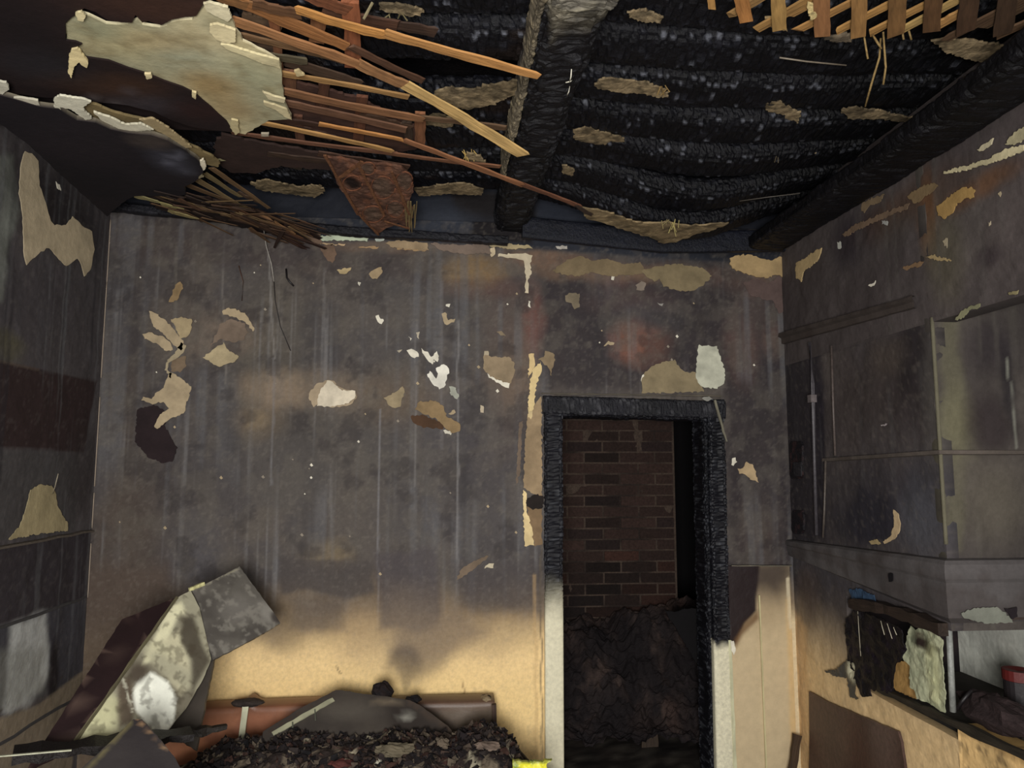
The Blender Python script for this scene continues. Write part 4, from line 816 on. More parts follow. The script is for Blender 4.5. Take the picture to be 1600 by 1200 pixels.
# beam
def beamcol(S_, P_, e, cid):
    c = charcol((14, 13, 16), (34, 34, 38), 88)(S_, P_, e, cid)
    k = (sst(.50, .62, 1 - S_ * 1.6 + .25 * (fbm(S_ * 16, P_ * 12, 9) - .5)))[..., None]
    cl = lin((106, 100, 86)) * (.35 + 1.2 * fbm(S_ * 60, P_ * 30, 10, 4))[..., None]
    return c * (1 - k) + cl * k
pb = [(.365, 1.2, 3.19), (.36, 2.1, 3.19), (.35, 2.6, 3.20), (.335, 3.3, 3.20), (.32, 4.24, 3.20)]
bm = char_bar('ceiling_beam', pb, .20, .20, beamcol, CE, cell=.035, depth=.014, nc=40, sq=4, seed=89)
# side of the beam coated in clay
char_bar('clay_coat', [(.255, 1.3, 3.18), (.25, 2.4, 3.19), (.235, 3.0, 3.19), (.23, 3.45, 3.2)], .03, .15, charcol((92, 84, 70), (128, 116, 92), 91, (44, 40, 38)), CE, cell=.02, depth=.012, nc=22, sq=3, seed=92, mat=M_BRICK())
char_bar('clay_coat', [(.37, 1.2, 3.085), (.37, 2.02, 3.085)], .19, .03, charcol((82, 78, 70), (120, 114, 98), 93, (34, 32, 34)), CE, cell=.018, depth=.014, nc=30, sq=3, seed=94, mat=M_BRICK())
for (u, v, du, dv) in ((893, 108, -3, 20), (890, 135, -4, 14), (894, 125, -10, 4)):
    beam_tube('nail', [Z(u, v, 3.08), Z(u + du * .3, v + dv * .6, 3.06), Z(u + du, v + dv, 3.06)], .002, (210, 206, 190), CE)
# clay and reed left in the gaps between the timbers
def clay(poly, z, col, th=.008, jag=3):
    P_ = Plane((0, 0, z), (1, 0, 0), (0, 1, 0))
    return sheet('clay_patch', P_, poly, col, CE, thick=th, off=0, jag=jag, mat=M_BRICK(), bumpy=.012, ops=[('n', 18, .55, .08, [q * .6 for q in col], .8, random.randrange(30)), ('n', 60, .6, .08, [min(255, q * 1.25) for q in col], .5, 4)])
cl = (128, 112, 86)
for poly, z in (
    ([(928, 128), (945, 118), (975, 122), (1010, 126), (1040, 138), (1044, 148), (1025, 148), (1000, 142), (970, 140), (935, 136)], 3.235),
    ([(895, 200), (915, 196), (945, 204), (975, 214), (984, 232), (960, 226), (930, 222), (900, 216)], 3.235),
    ([(980, 14), (1005, 12), (1034, 22), (1032, 32), (1005, 30), (985, 24)], 3.235),
    ([(1150, 236), (1180, 234), (1230, 238), (1275, 236), (1260, 246), (1210, 250), (1190, 250), (1165, 244)], 3.22),
    ([(1070, 244), (1090, 236), (1112, 236), (1100, 250), (1078, 258)], 3.22),
    ([(1315, 168), (1340, 164), (1380, 172), (1425, 182), (1420, 188), (1370, 182), (1325, 182)], 3.235),
    ([(1195, 160), (1215, 154), (1228, 162), (1250, 174), (1248, 192), (1232, 192), (1228, 178), (1200, 170)], 3.235),
    ([(1455, 60), (1480, 56), (1530, 62), (1560, 66), (1584, 76), (1555, 96), (1510, 88), (1475, 76)], 3.2),
    ([(1120, 308), (1138, 306), (1142, 316), (1126, 318)], 3.15),
    ([(878, 256), (895, 260), (904, 268), (896, 274), (880, 268)], 3.22),
    ([(905, 322), (925, 324), (950, 328), (975, 338), (1005, 346), (1040, 344), (1075, 350), (1140, 346), (1110, 358), (1080, 366), (1056, 376), (1036, 378), (1010, 366), (975, 356), (945, 346), (915, 338)], 2.985),
    ([(680, 140), (705, 134), (735, 138), (760, 130), (800, 124), (838, 118), (832, 136), (800, 146), (770, 160), (730, 168), (700, 158), (676, 152)], 3.2),
    ([(392, 284), (415, 278), (440, 284), (470, 290), (500, 286), (508, 296), (490, 306), (450, 300), (410, 296)], 3.22),
    ([(648, 292), (690, 286), (725, 284), (755, 294), (750, 302), (700, 300), (656, 304)], 3.22),
    ([(650, 180), (690, 176), (720, 184), (700, 196), (664, 192)], 3.23), ([(730, 236), (750, 240), (760, 250), (745, 254), (728, 244)], 3.1),
    ([(592, 4), (620, 2), (650, 8), (664, 16), (646, 22), (612, 16), (594, 12)], 3.2)):
    clay(poly, z, cl if z != 2.985 else (140, 122, 92))
# reed tufts caught in the clay
def tuft(us, z, col, ln, n=6, spread=10):
    for i in range(n):
        u = us[0] + random.uniform(-spread, spread); v = us[1] + random.uniform(-3, 3)
        p = Z(u, v, z); q = p + np.array([random.uniform(-.03, .03), random.uniform(-.02, .02), -ln * random.uniform(.4, 1)])
        bar('reed_stalk', p, q, .003, .003, col, CE, seg=3, wob=.3)
tuft((1054, 345), 2.98, (190, 168, 110), .08, 7, 9); tuft((1038, 344), 2.98, (150, 130, 90), .05, 4, 8); tuft((1036, 136), 3.22, (150, 116, 72), .04, 5, 8)
tuft((730, 236), 3.12, (188, 150, 86), .06, 8, 12); tuft((1214, 240), 3.2, (90, 76, 60), .06, 2, 2); tuft((620, 20), 3.18, (110, 96, 70), .04, 4, 16)
# hanging reeds under the lattice
for pts in (((1380, 50, 3.1), (1382, 78, 3.05), (1384, 105, 3.0), (1380, 132, 2.96)), ((1376, 60, 3.09), (1374, 90, 3.03), (1362, 130, 2.97), (1352, 166, 2.93)), ((1362, 52, 3.1), (1372, 68, 3.06), (1377, 76, 3.05)), ((1350, 56, 3.1), (1356, 92, 3.04)), ((1410, 50, 3.1), (1412, 62, 3.08)), ((1420, 48, 3.1), (1424, 62, 3.08))):
    beam_tube('reed_stalk', [Z(*q) for q in pts], .0035, (128, 106, 66), CE, M_WOOD(), 5)
beam_tube('charred_wire', [Z(1218, 90, 3.2), Z(1260, 96, 3.2), Z(1322, 102, 3.2)], .003, (120, 110, 96), CE)
beam_tube('charred_wire', [Z(1150, 315, 3.1), Z(1200, 308, 3.1), Z(1250, 302, 3.1)], .002, (90, 84, 76), CE)
# right part near the wall: black boards closing the corner
char_bar('charred_board', [(1.80, 1.3, 3.02), (1.83, 2.6, 3.02), (1.83, 4.15, 3.05)], .24, .10, charcol((10, 9, 12), (20, 19, 24), 120), CE, cell=.04, depth=.008, nc=30, sq=4, seed=121)
char_bar('charred_board', [(.38, 4.10, 3.10), (1.2, 4.12, 3.04), (1.95, 4.14, 3.07)], .05, .13, charcol((20, 22, 31), (24, 26, 35), 122), CE, cell=.09, depth=.002, nc=26, sq=4, seed=123)
char_bar('charred_board', [(XL, 4.12, 3.17), (-.6, 4.13, 3.06), (.3, 4.14, 3.03)], .06, .05, charcol((24, 24, 30), (44, 44, 50), 124), CE, cell=.05, depth=.005, nc=22, sq=4, seed=125)

# ------------------------------------------------------------------ laths, left field
RU = (148, 88, 54); OR = (196, 128, 66); DK = (86, 52, 38); GR = (150, 120, 84)
L_ = [ # u0 v0 u1 v1 z0 z1 width colour
    (395, 6, 470, 22, 3.10, 3.09, 16, (104, 66, 44)), (462, 14, 600, 54, 3.09, 3.06, 14, OR), (600, 52, 840, 118, 3.06, 3.00, 14, (186, 124, 70)),
    (350, -6, 545, 74, 3.11, 3.10, 17, (150, 92, 52)), (545, 72, 660, 126, 3.10, 3.12, 10, (92, 58, 44)),
    (360, 30, 560, 100, 3.095, 3.07, 15, (158, 102, 66)), (560, 100, 640, 136, 3.07, 3.04, 16, (150, 100, 66)), (636, 134, 818, 243, 3.04, 2.93, 17, (196, 152, 98)),
    (362, 52, 540, 96, 3.11, 3.11, 9, (110, 76, 52)),
    (436, 114, 640, 152, 3.10, 3.08, 9, (158, 112, 68)), (440, 142, 660, 186, 3.10, 3.07, 14, (138, 88, 60)), (444, 160, 632, 202, 3.11, 3.08, 13, (112, 72, 56)),
    (640, 182, 790, 200, 3.10, 3.10, 10, (104, 74, 56)),
    (414, 186, 500, 195, 3.10, 3.09, 9, (60, 34, 26)), (500, 194, 628, 218, 3.09, 3.06, 7, (182, 116, 62)), (400, 190, 612, 236, 3.085, 3.05, 8, (172, 122, 72)),
    (360, 206, 620, 240, 3.10, 3.08, 8, (112, 68, 52)), (600, 238, 780, 260, 3.08, 3.06, 7, (122, 74, 52)),
    (628, 218, 820, 290, 3.07, 2.99, 9, (146, 90, 62)), (816, 288, 905, 322, 2.99, 2.96, 7, (112, 66, 50)), (900, 320, 925, 336, 2.96, 2.95, 5, (60, 44, 40)),
    (380, 80, 480, 96, 3.11, 3.11, 12, (84, 72, 56)), (444, 96, 560, 130, 3.12, 3.12, 16, (74, 52, 42)), (560, 180, 640, 200, 3.12, 3.12, 16, (84, 56, 44)), (450, 196, 520, 216, 3.12, 3.12, 14, (70, 44, 36)),
    (330, -10, 400, 12, 3.11, 3.11, 16, (130, 84, 50)), (480, -8, 545, 16, 3.12, 3.12, 18, (120, 66, 44)), (505, 20, 620, 40, 3.13, 3.13, 20, (78, 46, 34)), (560, 30, 680, 50, 3.14, 3.14, 16, (62, 40, 32)),
    (500, 240, 640, 262, 3.12, 3.12, 12, (80, 50, 40)), (420, 240, 520, 252, 3.12, 3.12, 12, (68, 46, 38)), (380, 240, 470, 262, 3.13, 3.13, 12, (54, 40, 34)),
]
for (u0, v0, u1, v1, z0, z1, wp, c_) in L_:
    lath('lath', u0, v0, u1, v1, z0, z1, wp, c_, CE, thick=.007, seg=9, wob=.16, splinter=.012, bend=random.uniform(-.006, .004))
for (u0, v0, u1, v1, wp, c_) in ((548, 2, 552, 104, 18, (150, 80, 52)), (426, 8, 432, 62, 11, (136, 76, 48)), (432, 60, 438, 130, 9, (120, 72, 50)), (500, 22, 494, 64, 16, (126, 76, 48)), (656, 176, 656, 226, 12, (140, 84, 58)), (466, 180, 470, 222, 10, (96, 56, 42)), (566, 150, 560, 222, 12, (104, 58, 42)), (506, 130, 502, 170, 12, (84, 48, 36)), (452, 110, 456, 150, 12, (110, 68, 50)), (636, 190, 640, 226, 10, (70, 50, 42))):
    lath('batten', u0, v0, u1, v1, 3.125, 3.125, wp, c_, CE, thick=.012, seg=5, wob=.12)
bar('reed_stalk', Z(582, 4, 3.12), Z(568, 30, 3.07), .006, .006, (140, 124, 100), CE, seg=3)
# torn fan of splinters at the left
for (u0, v0, u1, v1, z0, z1, wp, c_) in (
    (212, 306, 250, 316, 3.04, 3.03, 11, (150, 136, 98)), (250, 318, 284, 327, 3.03, 3.03, 9, (158, 142, 98)), (266, 330, 304, 341, 3.03, 3.02, 9, (150, 130, 90)),
    (236, 304, 330, 324, 3.09, 3.07, 9, (70, 46, 36)), (290, 288, 420, 338, 3.09, 3.05, 9, (98, 70, 50)), (300, 276, 390, 330, 3.08, 3.05, 8, (122, 96, 68)), (318, 270, 372, 306, 3.08, 3.06, 9, (112, 92, 64)),
    (316, 250, 345, 250, 3.09, 3.08, 8, (158, 146, 116)), (330, 262, 420, 325, 3.08, 3.03, 7, (108, 78, 54)), (370, 300, 404, 316, 3.08, 3.06, 8, (84, 60, 48)),
    (310, 312, 400, 345, 3.08, 3.04, 10, (76, 46, 34)), (330, 330, 440, 360, 3.07, 3.02, 9, (92, 56, 38)), (340, 315, 470, 372, 3.07, 2.99, 8, (100, 60, 40)),
    (380, 325, 480, 360, 3.06, 3.02, 12, (58, 34, 28)), (400, 330, 500, 372, 3.06, 3.02, 14, (50, 28, 24)), (408, 335, 430, 350, 3.02, 3.0, 7, (150, 104, 74)),
    (400, 350, 508, 388, 3.03, 2.97, 9, (56, 32, 28)), (430, 365, 505, 400, 3.02, 2.96, 10, (48, 28, 26)), (440, 370, 500, 402, 3.01, 2.95, 7, (60, 34, 30)), (468, 400, 513, 438, 2.95, 2.87, 5, (30, 22, 22)),
    (396, 362, 450, 380, 3.0, 2.97, 6, (84, 58, 44)), (452, 342, 428, 388, 3.01, 2.96, 5, (52, 32, 28)), (430, 348, 462, 366, 3.0, 2.98, 5, (130, 88, 58)), (300, 330, 400, 352, 3.08, 3.05, 8, (60, 38, 30)), (250, 325, 350, 345, 3.09, 3.06, 8, (50, 34, 30))):
    lath('lath', u0, v0, u1, v1, z0, z1, wp, c_, CE, thick=.006, seg=6, wob=.2, splinter=.02, taper=(1, .6))

# ------------------------------------------------------------------ lath lattice, right
for (u0, v0, u1, v1, wp, c_) in (
    (1108, -20, 1113, 14, 9, (184, 128, 72)), (1152, -30, 1166, 32, 17, (178, 112, 60)), (1214, -40, 1218, 46, 18, (176, 130, 76)), (1283, -40, 1285, 56, 19, (156, 100, 64)), (1344, -40, 1341, 56, 18, (162, 112, 66)),
    (1404, -40, 1400, 54, 19, (130, 88, 52)), (1462, -40, 1455, 48, 19, (98, 64, 40)), (1520, -40, 1508, 50, 20, (76, 50, 36)), (1580, -40, 1566, 52, 20, (70, 48, 36)), (1636, -40, 1622, 55, 20, (60, 42, 34))):
    lath('lattice_lath', u0, v0, u1, v1, 3.085, 3.085, wp, c_, CE, thick=.008, seg=6, wob=.06, splinter=.01, wf=1.05)
for (u0, v0, u1, v1, wp, c_) in (
    (1140, 24, 1215, -18, 13, (150, 108, 66)), (1186, 44, 1300, -20, 13, (158, 112, 64)), (1232, 24, 1330, -30, 13, (162, 114, 66)), (1245, 48, 1400, -32, 12, (168, 116, 66)), (1305, 50, 1455, -26, 12, (174, 122, 68)), (1362, 50, 1500, -20, 12, (168, 118, 66)),
    (1410, 46, 1512, -8, 12, (172, 134, 82)), (1465, 40, 1514, 12, 14, (170, 118, 68)), (1480, 60, 1610, -6, 13, (84, 58, 42)), (1540, 40, 1640, -10, 13, (80, 56, 40)), (1560, 55, 1640, 20, 13, (90, 62, 44)), (1430, -10, 1470, -30, 12, (150, 110, 66))):
    lath('lattice_lath', u0, v0, u1, v1, 3.098, 3.098, wp, c_, CE, thick=.008, seg=6, wob=.08, splinter=.015, wf=1.05)
clay([(1262, 2), (1276, 4), (1276, 22), (1268, 28), (1262, 12)], 3.09, (190, 170, 120), .006, 1.5)
clay([(1196, 24), (1212, 22), (1230, 44), (1200, 36)], 3.11, (140, 118, 84)); clay([(1286, 54), (1324, 48), (1330, 62), (1300, 60)], 3.10, (90, 80, 66))

# ------------------------------------------------------------------ plaster of the ceiling, left
CP = wall('plaster_field', Plane((0, 0, 3.115), (1, 0, 0), (0, 1, 0)), XL, PC.px(420, 60)[0] if False else -.98, 1.2, 3.0, .02, (40, 28, 26), [('n', 5, .5, .2, (26, 20, 22), .8, 2)], M_WALL(), CE, seed=80, thick=.012)
def csheet(name, poly, z, col, th, ops=None, jag=2, edge=None, sp=None, lift=None, bumpy=.002):
    P_ = Plane((0, 0, z), (1, 0, 0), (0, 1, 0))
    return sheet(name, P_, poly, col, CE, thick=th, off=0, jag=jag, ops=ops, edge=edge, spacing=sp, lift=lift, bumpy=bumpy)
gold = (196, 184, 146)
csheet('bare_plaster', [(102, 30), (125, 15), (140, 20), (165, 32), (200, 33), (214, 26), (222, 34), (250, 38), (268, 30), (300, 26), (320, 6), (352, 6), (362, 26), (380, 60), (402, 72), (425, 84), (438, 92), (441, 130), (444, 150), (456, 182), (420, 184), (384, 206), (350, 200), (330, 176), (300, 150), (262, 128), (228, 112), (170, 92), (138, 84), (112, 80), (104, 56)], 3.09, gold, .010,
       ops=[('n', 3, .5, .2, (150, 148, 122), .8, 3), ('b', 180, 60, 60, 22, (178, 168, 128), .7, .8), ('b', 300, 84, 50, 20, (160, 162, 138), .7, .8), ('b', 400, 110, 40, 26, (160, 160, 130), .7, .8), ('b', 250, 60, 60, 14, (172, 152, 112), .6, .8), ('b', 150, 42, 30, 14, (140, 142, 116), .7, .7),
            ('b', 330, 130, 40, 20, (150, 122, 76), .75, .7), ('b', 360, 165, 36, 16, (156, 132, 92), .7, .7), ('b', 340, 30, 30, 18, (156, 154, 128), .7, .7), ('n', 22, .62, .06, (130, 116, 84), .5, 7), ('l', 200, 45, 340, 68, 3, (196, 182, 140), .5)], jag=2.2, edge=(214, 204, 170), sp=.03)
csheet('dark_paint_layer', [(-90, -60), (360, -60), (316, 6), (306, 22), (290, 24), (268, 28), (252, 36), (232, 30), (222, 32), (212, 20), (206, 32), (190, 32), (168, 28), (150, 16), (132, 10), (122, 18), (112, 24), (102, 34), (103, 60), (118, 62), (128, 66), (112, 74), (110, 86), (120, 84), (140, 88), (170, 92), (200, 104), (228, 112), (256, 124), (285, 134), (305, 144), (330, 165), (354, 188), (362, 204), (340, 202), (300, 196), (270, 186), (240, 172), (200, 162), (160, 158), (110, 152), (70, 150), (-90, 130)],
       3.075, (42, 29, 26), .006, ops=[('n', 3, .5, .2, (28, 20, 22), .8, 3), ('b', 250, 10, 100, 22, (62, 40, 30), .7, .8), ('b', 170, 130, 80, 16, (66, 44, 30), .7, .7), ('b', 230, 160, 50, 12, (60, 54, 58), .7, .8), ('l', 180, 148, 250, 160, 6, (92, 88, 96), .7), ('l', 210, 164, 280, 174, 5, (88, 84, 92), .7), ('l', 190, 140, 240, 146, 4, (80, 74, 78), .6), ('b', 60, 60, 60, 50, (24, 18, 20), .8, .8), ('b', 310, 170, 40, 14, (44, 26, 24), .8, .6), ('b', 60, 100, 60, 20, (40, 38, 42), .6, .8), ('l', 140, 150, 250, 176, 4, (112, 104, 104), .4)], jag=1.5, sp=.05)
csheet('lower_plaster', [(-90, 120), (0, 140), (60, 158), (92, 162), (120, 180), (150, 184), (172, 194), (200, 200), (235, 203), (262, 212), (290, 228), (312, 246), (318, 262), (306, 276), (288, 286), (290, 298), (270, 300), (210, 300), (190, 312), (168, 332), (110, 280), (40, 214), (-90, 120)],
       3.045, (34, 29, 33), .02, ops=[('n', 3, .5, .2, (26, 23, 27), .8, 3), ('b', 268, 246, 26, 16, (66, 66, 76), .8, .8), ('l', 240, 234, 300, 244, 7, (104, 104, 116), .8), ('l', 250, 246, 300, 252, 6, (96, 96, 108), .8), ('l', 256, 256, 292, 262, 5, (82, 82, 92), .7), ('l', 270, 228, 304, 238, 4, (90, 90, 100), .6), ('b', 236, 214, 30, 10, (78, 68, 62), .7, .6), ('b', 120, 220, 60, 30, (38, 32, 36), .7, .8)], jag=1.5, edge=(120, 112, 96), sp=.05)  # bluish blob and strokes are painted highlights on the dark plaster
csheet('bare_plaster', [(96, 152), (130, 156), (150, 160), (180, 172), (230, 184), (262, 200), (300, 224), (330, 240), (344, 252), (340, 258), (318, 252), (290, 232), (262, 216), (235, 206), (190, 198), (150, 184), (120, 166)], 3.062, (128, 112, 78), .010, jag=2)
for poly, col in (
    ([(84, 152), (94, 146), (130, 152), (142, 156), (128, 166), (144, 182), (134, 184), (112, 168), (94, 164), (94, 176), (86, 170)], (222, 218, 196)),
    ([(146, 172), (172, 180), (196, 192), (220, 190), (240, 200), (212, 202), (186, 198), (160, 186)], (214, 208, 184)),
    ([(218, 184), (238, 182), (262, 196), (282, 212), (300, 228), (290, 228), (268, 214), (244, 200)], (166, 148, 112)),
    ([(20, 150), (34, 150), (60, 154), (62, 161), (44, 160), (30, 156)], (222, 216, 194)), ([(-4, 124), (10, 126), (14, 136), (4, 144), (-4, 142)], (214, 210, 190)),
    ([(312, 250), (318, 246), (322, 258), (316, 266)], (236, 226, 200)), ([(300, 270), (312, 266), (318, 274), (304, 280)], (150, 140, 112))):
    csheet('pale_plaster_edge', poly, 3.036, col, .008, jag=1.2)
for poly, col, lf in (
    ([(118, 18), (128, 14), (134, 22), (130, 30), (122, 28)], (218, 204, 160), None),
    ([(112, 74), (122, 72), (138, 92), (136, 100), (128, 96), (124, 92), (116, 98), (112, 110), (107, 104), (108, 86)], (224, 206, 156), (124, 76, 112, 110, .02)),
    ([(318, 2), (328, 0), (356, 8), (362, 24), (356, 30), (340, 22), (324, 14)], (216, 206, 172), None),
    ([(328, 36), (340, 34), (368, 44), (368, 62), (352, 64), (338, 58), (328, 46)], (220, 206, 164), None),
    ([(345, 66), (354, 66), (372, 72), (398, 80), (420, 86), (436, 90), (438, 104), (430, 100), (410, 96), (384, 84), (356, 74)], (214, 202, 160), None),
    ([(410, 140), (430, 148), (446, 152), (444, 158), (420, 152)], (210, 198, 160), None), ([(412, 156), (432, 162), (448, 168), (456, 184), (446, 180), (430, 168), (414, 162)], (216, 202, 160), None),
    ([(226, 112), (236, 112), (238, 118), (230, 121)], (226, 210, 166), None), ([(300, 140), (307, 142), (306, 152), (300, 148)], (216, 200, 156), None), ([(362, 184), (372, 186), (374, 204), (368, 208), (360, 196)], (196, 182, 140), None),
    ([(460, 108), (466, 106), (476, 114), (464, 116)], (206, 186, 140), None), ([(408, 206), (420, 206), (420, 210), (408, 210)], (170, 160, 140), None)):
    csheet('curled_edge', poly, 3.07, col, .008, jag=.8, lift=lf)

csheet('scorched_plaster', [(345, 206), (420, 222), (500, 236), (620, 262), (560, 262), (500, 262), (440, 256), (400, 268), (360, 266), (330, 246)], 3.13, (56, 42, 38), .01, jag=3)
csheet('scorched_plaster', [(440, 118), (560, 150), (650, 196), (662, 226), (620, 236), (560, 224), (440, 196)], 3.14, (72, 50, 42), .01, jag=3, ops=[('n', 12, .5, .1, (50, 34, 30), .8, 3)])
csheet('scorched_plaster', [(380, 16), (440, 30), (440, 110), (400, 84), (372, 66)], 3.14, (84, 66, 50), .01, jag=3, ops=[('n', 12, .5, .1, (44, 34, 30), .8, 3)])
for i in range(64):
    t = random.random(); u = 225 + 240 * t + random.uniform(-20, 20); v = 300 + 62 * t + random.uniform(-22, 16) * (1 - .3 * t); ln = random.uniform(30, 80); sl_ = random.choice((random.uniform(.15, .5), random.uniform(.4, .85), random.uniform(-.1, .3))) * (0.6 + .5 * t)
    if u < 290 and v < 298: continue
    z0 = random.uniform(3.02, 3.06) - .04 * t
    lath('splinter', u, v, u + ln, v + ln * sl_, z0, z0 - .02, random.uniform(2.5, 6), random.choice([(58, 38, 31), (78, 50, 37), (94, 64, 44), (112, 84, 58), (46, 30, 27), (66, 46, 38)]), CE, thick=.004, seg=4, wob=.2, splinter=.01, taper=(1, .5))
csheet('torn_lath_mass', [(230, 304), (290, 306), (330, 306), (380, 318), (440, 342), (490, 372), (470, 380), (420, 362), (370, 350), (300, 336), (250, 324)], 3.075, (44, 32, 28), .012, jag=6, bumpy=.012, ops=[('n', 12, .5, .1, (30, 22, 22), .8, 3)])
# rusty burnt insulation mat hanging under the timbers, with round holes
RM = empty('rusted_mat', Z(580, 290, 3.0)); tag(RM, 'rust-brown burnt egg-tray mat with round hollows hanging from the ceiling between the laths', 'mat')
def onm(u, v): # hanging surface: slopes down towards the back wall
    t = (v - 240) / 120.0; return Z(u, v, 3.10 - .07 * t)
PM = plane3(onm(520, 245), onm(650, 245), onm(585, 355))
holes = [(551, 281, 15, 12), (598, 288, 19, 18), (583, 330, 17, 13), (618, 322, 14, 13), (632, 278, 13, 15), (575, 258, 12, 10)]
sheet('mat_body', PM, [(508, 240), (540, 246), (566, 250), (600, 252), (628, 256), (640, 270), (646, 290), (640, 310), (646, 330), (640, 352), (622, 344), (604, 352), (590, 362), (576, 346), (560, 326), (546, 306), (530, 290), (524, 268)], (100, 72, 58), RM, thick=.012, off=0, jag=2, bumpy=.02, spacing=.012, mat=M_BRICK(),
      ops=[('n', 16, .5, .1, (70, 48, 40), .8, 3), ('n', 30, .6, .08, (130, 84, 60), .5, 4)] + [('b', u, v, ru * .8, rv * .8, (88, 70, 58) if i not in (0,) else (24, 14, 12), .95, .35) for i, (u, v, ru, rv) in enumerate(holes)])
for i, (u, v, ru, rv) in enumerate(holes):
    pts = []
    for k in range(19):
        t = 2 * math.pi * k / 18; c2 = PM.px(u + ru * math.cos(t) * (1 + .06 * math.sin(3 * t + i)), v + rv * math.sin(t)); pts.append(PM.pts(np.array([c2[0]]), np.array([c2[1]]), .016)[0])
    beam_tube('mat_ring', pts, .004, (112, 72, 52), RM, M_BRICK(), 6)
for (a, b, c_, d) in ((508, 236, 560, 330), (560, 328, 592, 362), (530, 272, 566, 246), (560, 250, 600, 330), (612, 262, 640, 330), (600, 340, 640, 352)):
    p0, p1 = PM.px(a, b), PM.px(c_, d); q0 = PM.pts(np.array([p0[0]]), np.array([p0[1]]), .02)[0]; q1 = PM.pts(np.array([p1[0]]), np.array([p1[1]]), .02)[0]
    bar('mat_strand', q0, q1, .014, .006, (118, 72, 50), RM, seg=8, wob=.3, mat=M_BRICK())
for i in range(8):
    p0 = PM.px(640 + random.uniform(-8, 12), 312 + random.uniform(-4, 4)); p1 = PM.px(640 + random.uniform(-6, 10), 352 + random.uniform(-6, 6))
    bar('mat_strand', PM.pts(np.array([p0[0]]), np.array([p0[1]]), .02)[0], PM.pts(np.array([p1[0]]), np.array([p1[1]]), .02)[0], .005, .004, (130, 106, 72), RM, seg=4, wob=.3)

# ================================================================== toppled furniture and debris
# overturned cabinet
A_, B2, C_, D_ = Y(277, 934, 3.42), Y(374, 886, 3.72), Y(438, 974, 3.66), Y(330, 1030, 3.38)
A2, D2 = Y(113, 1166, 2.86), Y(262, 1142, 2.94)
E_, E2 = Y(190, 968, 3.30), Y(34, 1170, 2.72)
CB = empty('cabinet', (float(A2[0]), float(A2[1]), 0)); tag(CB, 'overturned pale cabinet with scorched, peeling side, propped at a slant by the left wall', 'cabinet')
def qsheet(name, pxs, P_, col, ops, parent, th=.018, off=0, mat=None, jag=.5, sp=.02): return sheet(name, P_, pxs, col, parent, thick=th, off=off - th, jag=jag, ops=ops, mat=mat or M_PAINT(), spacing=.009)
P1 = plane3(A_, A2, D_)
creamy = (206, 204, 176)
qsheet('side_panel', [(277, 934), (298, 922), (312, 950), (330, 1030), (318, 1060), (290, 1108), (262, 1142), (246, 1150), (190, 1160), (113, 1166), (180, 1075)], P1, (160, 156, 134),
       [('n', 5, .5, .12, (104, 98, 84), .8, 2), ('p', [(206, 1090), (214, 1066), (236, 1050), (262, 1064), (276, 1090), (272, 1128), (262, 1142), (244, 1142), (226, 1126), (212, 1110)], (244, 246, 232), 1, 3), ('b', 150, 1130, 36, 34, (198, 196, 156), .9, .4), ('b', 165, 1100, 18, 28, (190, 188, 150), .8, .4), ('p', [(262, 950), (284, 940), (290, 956), (276, 966), (262, 1000), (240, 1030), (222, 1040), (240, 1000)], (226, 222, 186), .95, 4), ('p', [(250, 1005), (278, 985), (294, 1030), (296, 1070), (284, 1084), (266, 1060)], (206, 200, 168), .9, 6), ('b', 248, 1020, 18, 22, (196, 192, 160), .8, .5), ('b', 276, 1050, 14, 50, (168, 164, 140), .9, .4),
        ('p', [(284, 965), (300, 960), (318, 1010), (328, 1034), (300, 1085), (298, 1030), (282, 1000)], (62, 54, 46), .85, 5), ('p', [(184, 1068), (204, 1058), (212, 1100), (208, 1130), (186, 1136), (184, 1100)], (86, 74, 62), .9, 5), ('b', 216, 1052, 16, 14, (70, 60, 52), .85, .5), ('l', 192, 1058, 208, 1115, 2.5, (206, 204, 184), .8), ('n', 40, .62, .05, (70, 62, 50), .5, 9)], CB)
P2 = plane3(A_, B2, D_)
qsheet('end_panel', [(298, 922), (330, 908), (374, 885), (400, 920), (428, 958), (438, 974), (400, 996), (333, 1031), (318, 985), (300, 950)], plane3(D_, C_, B2), (96, 92, 86),
       [('n', 9, .5, .12, (74, 70, 66), .8, 2), ('b', 370, 950, 26, 20, (122, 118, 112), .6, .8), ('b', 418, 958, 12, 18, (146, 142, 134), .7, .6), ('b', 432, 966, 8, 10, (50, 42, 40), .8, .5), ('n', 40, .6, .05, (150, 146, 136), .4, 7), ('l', 300, 925, 372, 888, 2, (170, 164, 140), .6)], CB)
B3, C3 = Y(170, 1125, 3.75), Y(240, 1110, 3.75)
def slab(name, q, col, parent, th, ops=None, mat=None):
    P_ = plane3(q[0], q[1], q[3]); poly = [((p - P_.o).dot(P_.ua), (p - P_.o).dot(P_.va)) for p in q]
    return sheet(name, P_, poly, col, parent, thick=th, off=-th, jag=.4, px=False, ops=ops, mat=mat or M_PAINT(), spacing=.06)
ins = .02 * (C_ - B2) / np.linalg.norm(C_ - B2)
slab('back_panel', [B2, Y(213, 1116, 3.3), D2 + np.array([0, .04, .01]), D_ + np.array([0, .05, .01])], (70, 64, 58), CB, .015)
CD = slab('cabinet_door', [A_ + np.array([0, 0, .004]), A2, E2, E_], (40, 27, 28), CB, .022, [('n', 8, .5, .15, (34, 23, 24), .7, 2), ('n', 50, .68, .04, (110, 90, 80), .5, 6)])
bar('door_edge', A_ + np.array([.004, -.012, .004]), A2 + np.array([.004, -.012, .004]), .008, .012, (104, 94, 76), CD, seg=18, wob=.4)
bar('panel_edge', Y(296, 921, 3.40), Y(318, 912, 3.46), .012, .012, (196, 186, 140), CB, seg=5, wob=.3)

